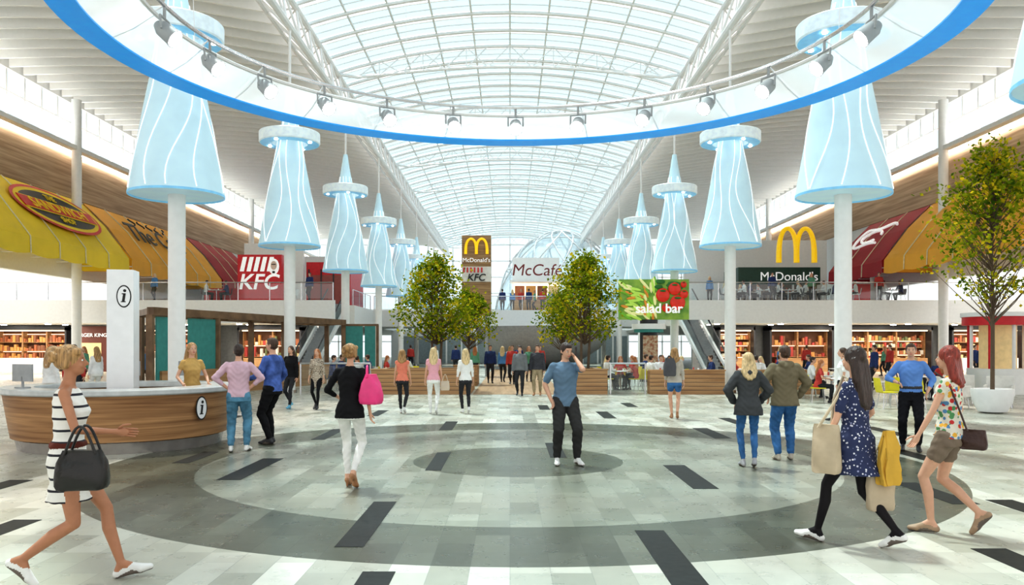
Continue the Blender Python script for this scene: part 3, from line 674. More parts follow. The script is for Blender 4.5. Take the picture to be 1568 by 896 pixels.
def patt(name, base, cols, scale=28, thr=.35):
    m = mat('cloth_'+name, base, .8); nt = m.node_tree; N = nt.nodes; L = nt.links; b = N['Principled BSDF']
    tc = N.new('ShaderNodeTexCoord'); v = N.new('ShaderNodeTexVoronoi'); v.inputs['Scale'].default_value = scale; L.new(tc.outputs['Object'], v.inputs['Vector'])
    sp = N.new('ShaderNodeSeparateColor'); L.new(v.outputs['Color'], sp.inputs[0])
    rp = N.new('ShaderNodeValToRGB'); rp.color_ramp.interpolation = 'CONSTANT'; e = rp.color_ramp.elements
    e[0].position = 0; e[0].color = (*cols[0], 1); e[1].position = 1/len(cols); e[1].color = (*cols[1 % len(cols)], 1)
    for i in range(2, len(cols)): q = e.new(i/len(cols)); q.color = (*cols[i], 1)
    L.new(sp.outputs[0], rp.inputs[0])
    lt = N.new('ShaderNodeMath'); lt.operation = 'LESS_THAN'; lt.inputs[1].default_value = thr; L.new(v.outputs['Distance'], lt.inputs[0])
    mx = N.new('ShaderNodeMix'); mx.data_type = 'RGBA'; mx.inputs[6].default_value = (*base, 1); L.new(lt.outputs[0], mx.inputs[0]); L.new(rp.outputs[0], mx.inputs[7]); L.new(mx.outputs[2], b.inputs['Base Color'])
    return m
def stripes(name, a, c, per, duty):
    m = mat('cloth_'+name, a, .8); nt = m.node_tree; N = nt.nodes; L = nt.links; b = N['Principled BSDF']
    tc = N.new('ShaderNodeTexCoord'); sx = N.new('ShaderNodeSeparateXYZ'); L.new(tc.outputs['Object'], sx.inputs[0])
    d = N.new('ShaderNodeMath'); d.operation = 'DIVIDE'; d.inputs[1].default_value = per; L.new(sx.outputs[2], d.inputs[0])
    f = N.new('ShaderNodeMath'); f.operation = 'FRACT'; L.new(d.outputs[0], f.inputs[0])
    lt = N.new('ShaderNodeMath'); lt.operation = 'LESS_THAN'; lt.inputs[1].default_value = duty; L.new(f.outputs[0], lt.inputs[0])
    mx = N.new('ShaderNodeMix'); mx.data_type = 'RGBA'; mx.inputs[6].default_value = (*a, 1); mx.inputs[7].default_value = (*c, 1); L.new(lt.outputs[0], mx.inputs[0]); L.new(mx.outputs[2], b.inputs['Base Color'])
    return m
V3 = lambda *a: np.array(a, float)
def unit(v): return v/(np.linalg.norm(v)+1e-9)
def ik(a, b, l1, l2, pole):
    d = b-a; D = np.linalg.norm(d)
    if D > (l1+l2)*.998: b = a+d/D*(l1+l2)*.998; d = b-a; D = np.linalg.norm(d)
    t = (l1*l1-l2*l2+D*D)/(2*D); h = math.sqrt(max(0, l1*l1-t*t)); u = d/D; p = pole-u*np.dot(pole, u)
    return a+u*t+unit(p)*h, b
def person(name, X, Y, H, yaw, fem=False, feet=((-.1, 0, 0), (.1, 0, 0)), hands=(None, None), epole=(None, None), lean=0., turn=0., nod=0., skin='a', hair='brown', hs='short',
           top=None, sleeve=2, th=.008, hem=.9, topz=1.47, bot=None, bk='pants', loose=.012, leg=None, shoe=None, dhem=.6, heel=0, sit=None, vox=.012, Z=0, curl=(22, 22), slim=1.0, hlen=1.25, hood=False, belt=None, thumb=(None, None), flare=.055, flat=False, hwid=1.0):
    sk = SK[skin]; hr = HR[hair]; top = top or cloth('grey', (.3, .3, .3)); bot = bot or cloth('navy', (.03, .04, .08)); leg = leg or sk; shoe = shoe or DARK
    prims = []; ex = MB()
    cap = lambda a, b, ra, rb, m_: prims.append(('c', np.array(a, float), np.array(b, float), ra, rb, m_))
    ell = lambda c, r, m_, R=None: prims.append(('e', np.array(c, float), np.array(r, float), np.eye(3) if R is None else np.array(R), m_))
    loft = lambda secs, m_: prims.append(('l', [(z, rx, ry, xo, yo) for z, rx, ry, xo, yo in secs], m_))
    ank = []; footparts = []
    for i, ft in enumerate(feet):
        x, y, pit = ft[:3]; yo = ft[3] if len(ft) > 3 else (-6 if i == 0 else 6)
        c, s_ = math.cos(math.radians(-pit)), math.sin(math.radians(-pit)); R = np.array([[1, 0, 0], [0, c, -s_], [0, s_, c]])
        yy = math.radians(-yo); Rz = np.array([[math.cos(yy), -math.sin(yy), 0], [math.sin(yy), math.cos(yy), 0], [0, 0, 1]])
        pts = {k: Rz @ (R @ V3(*v)) for k, v in dict(ball=(0, 0, .03), toe=(0, .065, .022), an=(0, -.12, .10+heel), he=(0, -.165, .035+heel), mid=(0, -.06, .055+heel*.5)).items()}
        rr = dict(ball=.036, toe=.024, an=.036, he=.032, mid=.036); mn = min(pts[k][2]-rr[k] for k in ('ball', 'toe', 'he'))
        o = V3(x, y+.12, -mn + (ft[4] if len(ft) > 4 else 0)); pts = {k: v+o for k, v in pts.items()}; pts['up'] = Rz @ (R @ V3(0, 0, 1))
        footparts.append((pts, rr)); ank.append(pts['an'])
    hipx = .085; L1, L2 = .435, .425
    if sit is None:
        pz = .93+heel*.6
        for it in range(40):
            if all(np.linalg.norm(V3((-hipx, hipx)[i], 0, pz-.02)-ank[i]) < (L1+L2)*.992 for i in (0, 1)): break
            pz -= .005
    else: pz = sit
    dz = pz-.93
    for i in (0, 1):
        hip = V3((-hipx, hipx)[i], 0, pz-.02); kn, an = ik(hip, ank[i], L1, L2, V3((-.15, .15)[i], 1, .1)); pts, rr = footparts[i]
        q = .88*slim if fem else 1.0*slim
        cap(hip, kn, .088*q if not fem else .09*slim, .054*q, leg)
        cf_ = kn*.65+an*.35+V3(0, -.018, 0) if sit is None else kn*.65+an*.35+V3(0, -.01, 0)
        cap(kn, cf_, .052*q, .056*q, leg); cap(cf_, an, .055*q, .034*q, leg)
        if bk == 'pants':
            cap(hip, kn, .092*q+loose*.6+.006, .056*q+loose, bot); e_ = kn*.06+an*.94
            cap(kn, cf_, .055*q+loose, .055*q+loose*.9, bot); cap(cf_, e_, .055*q+loose*.9, .036*q+loose*.9, bot)
        elif bk == 'shorts':
            e_ = hip*.55+kn*.45; cap(hip, e_, .098*slim, .082*slim, bot)
        for a_, b_ in (('an', 'he'), ('he', 'mid'), ('mid', 'ball'), ('ball', 'toe'), ('an', 'mid')):
            mt_ = leg if ((heel > 0 or flat) and a_ == 'an') else shoe
            cap(pts[a_], pts[b_], rr[a_]*(1.0 if a_ != 'an' else .95), rr[b_]-(.004 if mt_ is leg else 0), mt_)
        if flat: cap(pts['an'], pts['mid']+pts['up']*.01, .034, .030, leg)
        if vox < .012 and heel == 0:
            for a_, b_ in (('he', 'mid'), ('mid', 'ball'), ('ball', 'toe')):
                dn = {'he': .006, 'mid': .022, 'ball': .006, 'toe': .004}
                cap(pts[a_]-pts['up']*dn[a_], pts[b_]-pts['up']*dn[b_], rr[a_]-.004, rr[b_]-.002, SOLE)
        cap(pts['ball']+V3(.02, 0, -.003), pts['toe']+V3(.012, -.01, 0), .025, .02, shoe); cap(pts['ball']+V3(-.02, 0, -.003), pts['toe']+V3(-.012, -.01, 0), .025, .02, shoe)
        if heel > .03: cap(pts['he']+V3(0, 0, -.02), pts['he']*V3(1, 1, 0)+V3(0, 0, max(.01, pts['he'][2]-heel-.03)), .02, .01, shoe)
        ank[i] = an
    sh = lambda z: lean*(z-.93)
    if not fem: T = [(.80, .182, .118, 0), (.86, .18, .12, 0), (.93, .174, .12, 0), (1.02, .155, .108, 0), (1.12, .152, .105, 0), (1.22, .168, .115, 0), (1.32, .182, .12, .005), (1.385, .172, .105, 0), (1.43, .125, .08, -.008), (1.465, .07, .06, -.008), (1.5, .05, .05, 0)]
    else: T = [(.80, .176, .115, -.005), (.86, .178, .122, -.008), (.93, .168, .122, -.01), (1.0, .145, .108, -.005), (1.08, .118, .09, 0), (1.17, .125, .095, .005), (1.27, .142, .115, .018), (1.35, .145, .098, .005), (1.41, .11, .072, -.006), (1.455, .06, .052, -.006), (1.49, .043, .045, 0)]
    def sec(z, add=0):
        zz = [t[0] for t in T]; return (z+dz, np.interp(z, zz, [t[1] for t in T])*slim+add, np.interp(z, zz, [t[2] for t in T])*slim+add, 0, np.interp(z, zz, [t[3] for t in T])+sh(z))
    loft([sec(t[0], -.01 if t[0] < .9 else 0) for t in T[1:]], sk)
    if bk in ('pants', 'shorts'): loft([sec(z, .004) for z in (.82, .86, .9, .96, 1.0, 1.03)], bot)
    if sit is None or bk != 'dress':
        z0 = hem
        zs = [z0]+[t[0] for t in T if t[0] > z0+.02 and t[0] < topz-.01]+[topz]
        loft([sec(z, th+(.012 if z == z0 else 0)*(th > .015)) for z in zs], top)
    fy = [a[1] for a in ank]; sp = (max(fy)-min(fy))*.5 if sit is None else 0
    if bk in ('dress', 'skirt'):
        hz = dhem; n = 8; secs = []
        for k in range(n+1):
            z = hz+(.98-hz)*k/n; t = (1-k/n)
            base = sec(max(z, .9), .012)
            frac = min(1, max(0, (pz-.02-(z+dz))/(pz-.1))); half = sp*frac*hwid
            secs.append((z+dz*(1-.3*t), base[1]*(1-.12*t)+flare*.5*t, max(base[2]*(1-.15*t), half+.075)+flare*.6*t, 0, base[4]+(sum(fy)/2)*frac))
        loft(secs, bot if bk == 'skirt' else top)
    if belt: loft([sec(z, th+.012) for z in (1.02, 1.05)], belt)
    nb = V3(0, sh(1.46), 1.455+dz); ht = V3(0, .012+sh(1.5), 1.56+dz)
    cap(nb, ht, .053 if not fem else .044, .05 if not fem else .042, sk)
    tu, no = math.radians(-turn), math.radians(-nod)
    Rt = np.array([[math.cos(tu), -math.sin(tu), 0], [math.sin(tu), math.cos(tu), 0], [0, 0, 1]]) @ np.array([[1, 0, 0], [0, math.cos(no), -math.sin(no)], [0, math.sin(no), math.cos(no)]])
    pv = ht; hp = lambda x, y, z: pv+Rt @ V3(x, y, z-1.56)
    fs = .95 if fem else 1
    ell(hp(0, .008, 1.645), (.072*fs, .09*fs, .1), sk, Rt); ell(hp(0, .035, 1.59), (.054*fs, .062, .062), sk, Rt); ell(hp(0, .062, 1.553), (.024, .026, .018), sk, Rt)
    cap(hp(0, .088, 1.645), hp(0, .112, 1.613), .009, .012, sk)
    for s_ in (-1, 1):
        ell(hp(.073*fs*s_, -.005, 1.625), (.012, .02, .032), sk, Rt); ell(hp(.036*s_, .07, 1.60), (.02, .018, .02), sk, Rt)
        ex.ell(hp(.03*s_, .083*fs, 1.64), (.0145, .009, .0075), EYEW, Matrix(Rt.tolist()), 8, 6); ex.ell(hp(.03*s_, .0905*fs, 1.64), (.0065, .004, .0065), IRIS, Matrix(Rt.tolist()), 8, 6)
        ex.ell(hp(.031*s_, .09*fs, 1.66), (.019, .006, .0035), hr, Matrix(Rt.tolist()), 8, 6)
    ex.ell(hp(0, .0945, 1.58), (.024, .008, .0075), LIP, Matrix(Rt.tolist()), 10, 6)
    ell(hp(0, -.014, 1.664), (.083, .095, .094), hr, Rt)
    if hs == 'short':
        ell(hp(0, -.03, 1.615), (.076, .068, .06), hr, Rt); ell(hp(0, .03, 1.712), (.06, .06, .036), hr, Rt)
    else:
        for s_ in (-1, 1): cap(hp(.062*s_, -.005, 1.68), hp(.07*s_, -.03, 1.6), .028, .026, hr)
        if hs == 'long':
            bx_ = hp(0, -.06, 1.6)
            for s_ in (-1, -.35, .35, 1):
                P0 = hp(.055*s_, -.045, 1.62); P1 = V3(.078*s_+bx_[0]*.8, -.062+sh(1.45)-(.03 if hood else 0), 1.46+dz); P2 = V3(.062*s_, -.1+sh(hlen)-(.05 if hood else 0), hlen+dz+(.02 if abs(s_) < .5 else .05))
                if hlen > 1.43: P1 = P2*.5+P0*.5; 
                cap(P0, P1, .045, .043, hr); cap(P1, P2, .043, .022, hr)
        elif hs == 'bun':
            ell(hp(0, -.11, 1.695), (.052, .05, .052), hr, Rt); ell(hp(0, -.05, 1.63), (.073, .062, .06), hr, Rt)
            for k in range(14):
                a = k*2.4; ell(hp(.055*math.cos(a), -.095-.03*math.sin(k*1.7), 1.67+.05*math.sin(a)), (.026, .026, .022), hr, Rt)
            for s_ in (-1, 1): ell(hp(.06*s_, .045, 1.70), (.028, .035, .03), hr, Rt)
        elif hs == 'pony':
            ell(hp(0, -.04, 1.64), (.074, .07, .07), hr, Rt); cap(hp(0, -.1, 1.69), hp(0, -.15, 1.6), .03, .035, hr); cap(hp(0, -.15, 1.6), hp(0, -.12, 1.45), .035, .012, hr)
    if hood: cap(V3(-.07, -.07+sh(1.45), 1.46+dz), V3(.07, -.07+sh(1.45), 1.46+dz), .055, .055, top); cap(V3(0, -.09, 1.43+dz), V3(0, -.1, 1.34+dz), .065, .03, top)
    sx = .148 if fem else .175; ru = .78 if fem else 1
    for i in (0, 1):
        s_ = (-1, 1)[i]; A = V3(sx*s_*slim, sh(1.41), 1.405+dz)
        hd = hands[i]; tgt = V3(s_*(sx+.075), .06+sh(1.), .87+dz) if hd is None else V3(hd[0], hd[1], hd[2]+dz)
        pole = V3(.5*s_, -1, -.2) if epole[i] is None else V3(*epole[i])
        E, Wr = ik(A, tgt, .28, .25, pole)
        cap(A, E, .05*ru*slim, .038*ru, sk); cap(E, E*.7+Wr*.3, .037*ru, .038*ru, sk); cap(E*.7+Wr*.3, Wr, .038*ru, .025*ru, sk)
        cap(V3(.07*s_, sh(1.42), 1.425+dz), A, .045*ru, .05*ru, top if sleeve > 0 and topz > 1.42 else sk)
        if sleeve > 0:
            t1 = min(1, sleeve); e1 = A*(1-t1)+E*t1; cap(A, e1, .054*ru+th, .045*ru+th+.004*(sleeve < 1), top)
            if sleeve > 1:
                t2 = min(1, sleeve-1)*.97; cap(E, E*(1-t2)+Wr*t2, .044*ru+th, .032*ru+th, top)
        d = unit(Wr-E); tv = V3(-.15*s_, 1, .2) if thumb[i] is None else V3(*thumb[i]); tv = unit(tv-d*np.dot(tv, d)); nrm = np.cross(d, tv)*s_
        nrm = unit(nrm)
        if sit is None and hd is None and nrm[0]*s_ > 0: nrm = -nrm
        Rh = np.stack([tv, nrm, d], 1); hc = Wr+d*.055
        ell(hc, (.039*(.9 if fem else 1), .016, .055), sk, Rh); cap(Wr-d*.01, Wr+d*.03, .024*ru+.003, .022, sk)
        cu = math.radians(curl[i]); fk = .88 if fem else 1
        for k, (of, ln) in enumerate(((.027, .072), (.009, .08), (-.009, .075), (-.026, .06))):
            p = Wr+d*.085+tv*of*fk; dr = unit(d+tv*of*1.5); chain = [p-d*.02]
            ang = cu*.5+.04*k
            for sg, f in enumerate((.45, .32, .23)):
                dd = dr*math.cos(ang)+nrm*math.sin(ang); chain.append(chain[-1]+dd*(ln*fk*f+(.02 if sg == 0 else 0))); ang += cu
            ex.tube([tuple(c) for c in chain]+[tuple(chain[-1]+dd*.006)], [.0098*fk, .0088*fk, .008*fk, .007*fk, .003], sk, 6)
        p = Wr+d*.025+tv*.022; t1 = unit(tv*.75+d*.7+nrm*.35); t2 = unit(tv*.25+d+nrm*.45)
        ex.tube([tuple(p), tuple(p+t1*.042), tuple(p+t1*.042+t2*.03), tuple(p+t1*.042+t2*.052)], [.013*fk, .011*fk, .0095*fk, .005], sk, 6)
    mb = MB()
    dm = WHITE
    for p in prims:
        if p[0] == 'c':
            a, b_, ra, rb = p[1:5]; d = b_-a; l = np.linalg.norm(d)
            mb.ell(a, (ra,)*3, dm, None, 14, 8); mb.ell(b_, (rb,)*3, dm, None, 14, 8)
            if l > 1e-3: mb.tube([tuple(a), tuple(b_)], [ra, rb], dm, 14)
        elif p[0] == 'e': mb.ell(p[1], p[2], dm, Matrix(p[3].tolist()), 18, 12)
        else:
            vs = []; n = 24; se = p[1]
            for z, rx, ry, xo, yo in se:
                for k in range(n):
                    a = 2*math.pi*k/n; ca, sa = math.cos(a), math.sin(a); ex_ = .85
                    vs.append((xo+rx*math.copysign(abs(ca)**ex_, ca), yo+ry*math.copysign(abs(sa)**ex_, sa), z))
            fs_ = [(i*n+k, i*n+(k+1) % n, (i+1)*n+(k+1) % n, (i+1)*n+k) for i in range(len(se)-1) for k in range(n)]
            fs_ += [tuple(range(n))[::-1], tuple(range((len(se)-1)*n, len(se)*n))]; mb.add(vs, fs_, dm)
    me = mb.mesh('tmp'); ob = bpy.data.objects.new('tmp', me); COL.objects.link(ob)
    r_ = ob.modifiers.new('R', 'REMESH'); r_.mode = 'VOXEL'; r_.voxel_size = vox; r_.adaptivity = 0
    s2 = ob.modifiers.new('S', 'SMOOTH'); s2.factor = .5; s2.iterations = 3 if vox > .009 else 4
    dg = bpy.context.evaluated_depsgraph_get(); m2 = bpy.data.meshes.new_from_object(ob.evaluated_get(dg)); bpy.data.objects.remove(ob)
    nv = len(m2.vertices); co_ = np.empty(nv*3); m2.vertices.foreach_get('co', co_); co_ = co_.reshape(-1, 3)
    nf = len(m2.polygons); fcs = [tuple(p.vertices) for p in m2.polygons]
    cen = np.array([co_[list(f)].mean(0) for f in fcs]) if nf else np.zeros((0, 3))
    mats = []; best = np.full(nf, 1e9); bi = np.zeros(nf, int); 
    for p in prims:
        mt_ = p[-1]
        if mt_ not in mats: mats.append(mt_)
        idx = mats.index(mt_)
        if p[0] == 'c':
            a, b_, ra, rb = p[1:5]; d = b_-a; l2 = np.dot(d, d)+1e-9; t = np.clip((cen-a) @ d/l2, 0, 1); dist = np.linalg.norm(cen-(a+t[:, None]*d), axis=1)-(ra+(rb-ra)*t)
        elif p[0] == 'e': q_ = (cen-p[1]) @ p[3]; dist = (np.linalg.norm(q_/p[2], axis=1)-1)*p[2].min()
        else:
            se = np.array(p[1]); z = cen[:, 2]; f = lambda k: np.interp(z, se[:, 0], se[:, k]); rx, ry = f(1), f(2)
            dist = (np.sqrt(((cen[:, 0]-f(3))/rx)**2+((cen[:, 1]-f(4))/ry)**2)-1)*np.minimum(rx, ry)
            out_ = np.maximum(np.maximum(se[0, 0]-z, z-se[-1, 0]), 0); dist = np.where(out_ > 0, np.maximum(dist, 0)+out_*1.0, dist)
        if mt_ is sk: dist = dist+.0015
        if mt_ is hr: dist = dist-.001
        w_ = dist < best; best[w_] = dist[w_]; bi[w_] = idx
    isc = np.array([mm not in (sk, hr, shoe, SOLE) and not (mm is leg and mm is not bot) for mm in mats]); vm_ = np.zeros(nv)
    for f, i_ in zip(fcs, bi):
        if isc[i_]: 
            for a in f: vm_[a] = 1
    nr = np.empty(nv*3); m2.vertices.foreach_get('normal', nr); nr = nr.reshape(-1, 3); x, y, z = co_.T; ph = random.uniform(0, 6)
    wv = np.sin(42*z+14*x+6*np.sin(9*y+ph)+ph)*np.sin(13*x+9*y+5*z+ph)+.6*np.sin(75*z-22*y+4*np.sin(20*x+ph))
    amp = .0022 if bot is leg or slim < .97 else .0036
    co_ = co_+nr*(wv*vm_*amp)[:, None]
    s_ = H/1.755
    vs = [tuple(v) for v in (co_*s_)]; o = len(vs); vs += [tuple(np.array(v)*s_) for v in ex.v]
    mi = list(bi); base = len(mats); mats += ex.mats; fcs += [tuple(a+o for a in f) for f in ex.f]; mi += [base+i for i in ex.m]
    me = bpy.data.meshes.new(name); me.from_pydata(vs, [], fcs)
    for mt_ in mats: me.materials.append(mt_)
    me.polygons.foreach_set('material_index', [int(a) for a in mi]); me.polygons.foreach_set('use_smooth', [True]*len(fcs)); me.update()
    ob = bpy.data.objects.new(name, me); ob.location = (X, Y, Z); ob.rotation_euler = (0, 0, math.radians(-yaw)); COL.objects.link(ob); bpy.data.meshes.remove(m2)
    return ob

wshoe = mat('white_shoe', (.8, .8, .78), .5); brshoe = mat('tan_shoe', (.4, .2, .1), .5); blk = cloth('black', (.012, .012, .014)); jean = cloth('jeans', (.05, .15, .34), var=.3)
djean = cloth('dark_jeans', (.035, .035, .04)); whitec = cloth('white', (.82, .82, .8)); 
person('woman_in_striped_dress', -3.2, 5.95, 1.76, 74, True, feet=((-.05, .36, -12), (.06, -.38, 40)), hands=((-.2, .0, .90), (.16, .33, 1.13)), epole=(None, (.6, -1, -.6)), skin='b', hair='blonde', hs='bun', turn=-5,
       top=stripes('striped', (.82, .8, .76), (.02, .02, .03), .085, .2), sleeve=0, topz=1.43, bk='dress', dhem=.62, flare=-.015, hwid=.72, shoe=wshoe, flat=True, vox=.008, curl=(25, 12), slim=.98, belt=cloth('belt', (.12, .03, .02)), thumb=(None, (0, .2, 1)))
person('woman_with_pink_bag', -1.93, 9.9, 1.72, 4, True, feet=((-.07, .1, 0), (.07, -.16, 25)), hands=((-.17, .22, 1.05), (.25, .0, .9)), epole=((-1, -.5, -.3), None), hair='blonde', hs='bun', top=blk, sleeve=1.5, hem=.84, bot=whitec, loose=.008, shoe=brshoe, heel=.05, vox=.009, skin='a')
person('man_on_phone', .80, 11.9, 1.77, 172, False, feet=((-.19, .06, 0, -14), (.14, .0, 0, 10)), hands=((-.125, .10, 1.53), (.215, .06, .93)), epole=((-.7, .9, -1.6), (1, -.6, 0)), turn=-22, nod=16, hair='dark', hs='short',
       top=cloth('grey_blue', (.14, .22, .31)), sleeve=.75, hem=.84, bot=cloth('charcoal', (.045, .045, .045)), loose=.022, shoe=wshoe, vox=.009, skin='a', slim=1.0, curl=(45, 40))
ph = MB(); M = Matrix.Rotation(math.radians(12), 3, 'Z'); ph.box((.955, 11.86, 1.63), (.012, .07, .14), DARK, M); ph.obj('mobile_phone')
person('woman_in_grey_parka', 3.37, 11.6, 1.63, 6, True, feet=((-.08, .05, 0), (.09, -.1, 12)), hands=((-.2, .14, 1.0), (.2, .14, 1.0)), epole=((-1, -.6, 0), (1, -.6, 0)), hair='pale', hs='long', hlen=1.33, top=cloth('parka', (.07, .075, .08)), sleeve=2, th=.034, hem=.80, bot=jean, loose=.006, shoe=mat('grey_shoe', (.4, .4, .42), .6), hood=True, vox=.01, skin='c')
person('man_in_khaki_jacket', 4.12, 12.3, 1.73, 2, False, feet=((-.12, -.03, 0), (.12, .05, 0)), hands=((-.24, .1, .98), (.24, .1, .98)), epole=((-1, -.5, 0), (1, -.5, 0)), hair='brown', top=cloth('khaki', (.20, .17, .11)), sleeve=2, th=.026, hem=.84, bot=jean, loose=.02, shoe=mat('boot', (.45, .4, .33), .6), hood=True, vox=.01, turn=-15)
person('woman_in_patterned_dress', 2.97, 7.05, 1.735, -40, True, feet=((-.1, .32, -8), (.1, -.36, 22)), hands=((-.24, .16, .86), (.22, .16, .98)), epole=(None, (1, -1, 0)), hair='dark', hs='long', hlen=1.2, turn=8, top=patt('navy_print', (.025, .035, .10), [(.75, .75, .8), (.3, .32, .5), (.6, .6, .7)], 34, .28), sleeve=.7, bk='dress', dhem=.64, flare=.04, leg=cloth('black_tights', (.014, .012, .014), .6), shoe=wshoe, flat=True, vox=.008, skin='a', curl=(25, 40))
person('woman_in_floral_top', 4.02, 7.5, 1.725, -48, True, feet=((-.08, .14, 0), (.09, -.34, 48)), hands=((-.27, .22, .87), (.24, .1, .93)), hair='red', hs='long', hlen=1.36, turn=12, top=patt('floral', (.72, .68, .58), [(.55, .04, .04), (.1, .3, .12), (.75, .4, .05), (.1, .25, .45), (.75, .7, .6)], 24, .5), sleeve=.25, hem=.9, bk='shorts', bot=cloth('taupe', (.22, .17, .13)), shoe=mat('beige_shoe', (.38, .26, .17), .6), flat=True, vox=.008, skin='a', curl=(25, 30))
person('man_in_pink_shirt', -4.40, 13.3, 1.75, -12, False, feet=((-.13, -.02, 0), (.15, .05, 0, 14)), hands=((-.18, .02, 1.04), (.18, .02, 1.04)), epole=((-1, -.25, 0), (1, -.25, 0)), hair='dark', top=cloth('pink_shirt', (.66, .46, .54)), sleeve=1.55, hem=.9, bot=cloth('blue_jeans', (.10, .24, .35), var=.3), loose=.018, shoe=wshoe, vox=.01, turn=-10)
person('man_in_blue_shirt', -4.15, 14.35, 1.86, -70, False, feet=((-.1, 0, 0), (.12, .1, 0)), hands=((-.2, .3, 1.08), (.22, .1, .95)), hair='brown', top=cloth('blue_check', (.08, .14, .40), var=.4), sleeve=2, hem=.88, bot=blk, loose=.016, vox=.011, turn=-10)
person('woman_receptionist', -5.72, 14.75, 1.78, 140, True, hands=((-.2, .25, 1.05), (.22, .22, 1.02)), hair='blonde', hs='long', hlen=1.3, top=cloth('mustard', (.55, .36, .13)), sleeve=.4, bot=blk, vox=.011, skin='a')
person('man_in_blue_shirt', 6.55, 13.4, 1.76, 205, False, feet=((-.12, .06, 0), (.13, -.05, 0)), hands=((-.24, .1, .98), (.2, .2, 1.12)), epole=((-1, -.8, 0), (1, -.8, -.3)), hair='brown', top=cloth('sky_shirt', (.14, .29, .66)), sleeve=1.6, hem=.97, bot=cloth('black_trousers', (.012, .012, .016)), loose=.016, vox=.011, belt=DARK)
person('woman_with_backpack', 3.87, 19.3, 1.68, 8, True, feet=((-.07, .12, 0), (.07, -.14, 18)), hair='blonde', hs='long', hlen=1.38, top=cloth('cream_knit', (.5, .46, .4)), sleeve=1.6, th=.014, bk='shorts', bot=jean, shoe=brshoe, vox=.012)
person('woman_in_leather_jacket', -5.98, 22.4, 1.72, 195, True, feet=((-.08, .2, -8), (.08, -.16, 20)), hair='brown', hs='long', hlen=1.35, top=blk, th=.02, bot=djean, loose=.006, shoe=mat('trainer', (.15, .45, .65), .5), vox=.014)
person('woman_in_print_dress', -5.22, 22.2, 1.64, 185, True, feet=((-.07, .14, 0), (.07, -.12, 18)), hair='ginger', hs='long', hlen=1.3, top=patt('beige_print', (.42, .35, .28), [(.1, .08, .06), (.6, .55, .45)], 26, .4), sleeve=1.5, bk='dress', dhem=.62, flare=.02, leg=blk, vox=.014)
person('woman_in_salmon_top', -2.73, 20.8, 1.63, 2, True, feet=((-.07, .1, 0), (.07, -.12, 20)), hair='blonde', hs='long', hlen=1.38, top=cloth('salmon', (.75, .24, .16)), sleeve=.1, bot=djean, loose=.006, shoe=wshoe, vox=.014)
person('woman_in_pink_top', -1.92, 20.6, 1.68, -4, True, feet=((-.09, .06, 0), (.08, -.12, 20)), hair='pale', hs='long', hlen=1.3, top=cloth('light_pink', (.78, .40, .46)), sleeve=.3, bot=whitec, loose=.008, shoe=wshoe, vox=.014)
person('woman_in_white_top', -1.13, 20.8, 1.65, -14, True, feet=((-.06, .16, 0), (.08, -.16, 22)), hair='pale', hs='long', hlen=1.32, top=whitec, sleeve=1.5, bot=djean, loose=.006, shoe=wshoe, vox=.014)
person('woman_in_white_blouse', 7.55, 18.6, 1.68, -80, True, feet=((-.07, .22, -8), (.08, -.22, 25)), hair='brown', hs='pony', top=whitec, sleeve=.7, bk='skirt', bot=blk, dhem=.58, flare=.0, shoe=DARK, vox=.014)
person('man_in_grey_jacket', .34, 28.3, 1.72, 185, False, feet=((-.1, .15, 0), (.1, -.15, 15)), hair='dark', top=cloth('grey_jacket', (.18, .19, .2)), th=.02, bot=djean, vox=.016)
person('man_in_khaki_trousers', .95, 28.4, 1.76, 190, False, feet=((-.1, -.1, 15), (.1, .15, 0)), hair='brown', top=cloth('dark_jacket', (.06, .06, .07)), th=.02, bot=cloth('khaki_tr', (.35, .28, .18)), shoe=brshoe, vox=.016)
cols = [('navy_s', (.03, .05, .15)), ('red_s', (.5, .06, .05)), ('white_s', (.8, .8, .8)), ('blue_s', (.1, .25, .5)), ('green_s', (.12, .3, .2)), ('grey_s', (.3, .3, .3))]
stand = []
for i, (x, y, f) in enumerate([(-.9, 37.5, 0), (-.35, 38.5, 1), (.1, 36.5, 0), (.9, 39, 1), (-10.2, 18.2, 1)]):
    o = person('woman_shopper' if f else 'man_shopper', x, y, 1.76 if not f else 1.7, [175, 10, 185, 170, 20][i], bool(f), feet=((-.09, .12, 0), (.09, -.14, 18)), hair=['dark', 'pale', 'brown', 'ginger', 'blonde'][i], hs='long' if f else 'short',
               top=cloth(*([cols[0], cols[3], cols[1], cols[4], cols[2]][i])), bot=djean if i != 4 else whitec, th=.014, vox=.018); stand.append(o)
def du(o, x, y, z, rot): d = dup(o, o.name.split('.')[0], (x, y, z), math.radians(rot)); return d
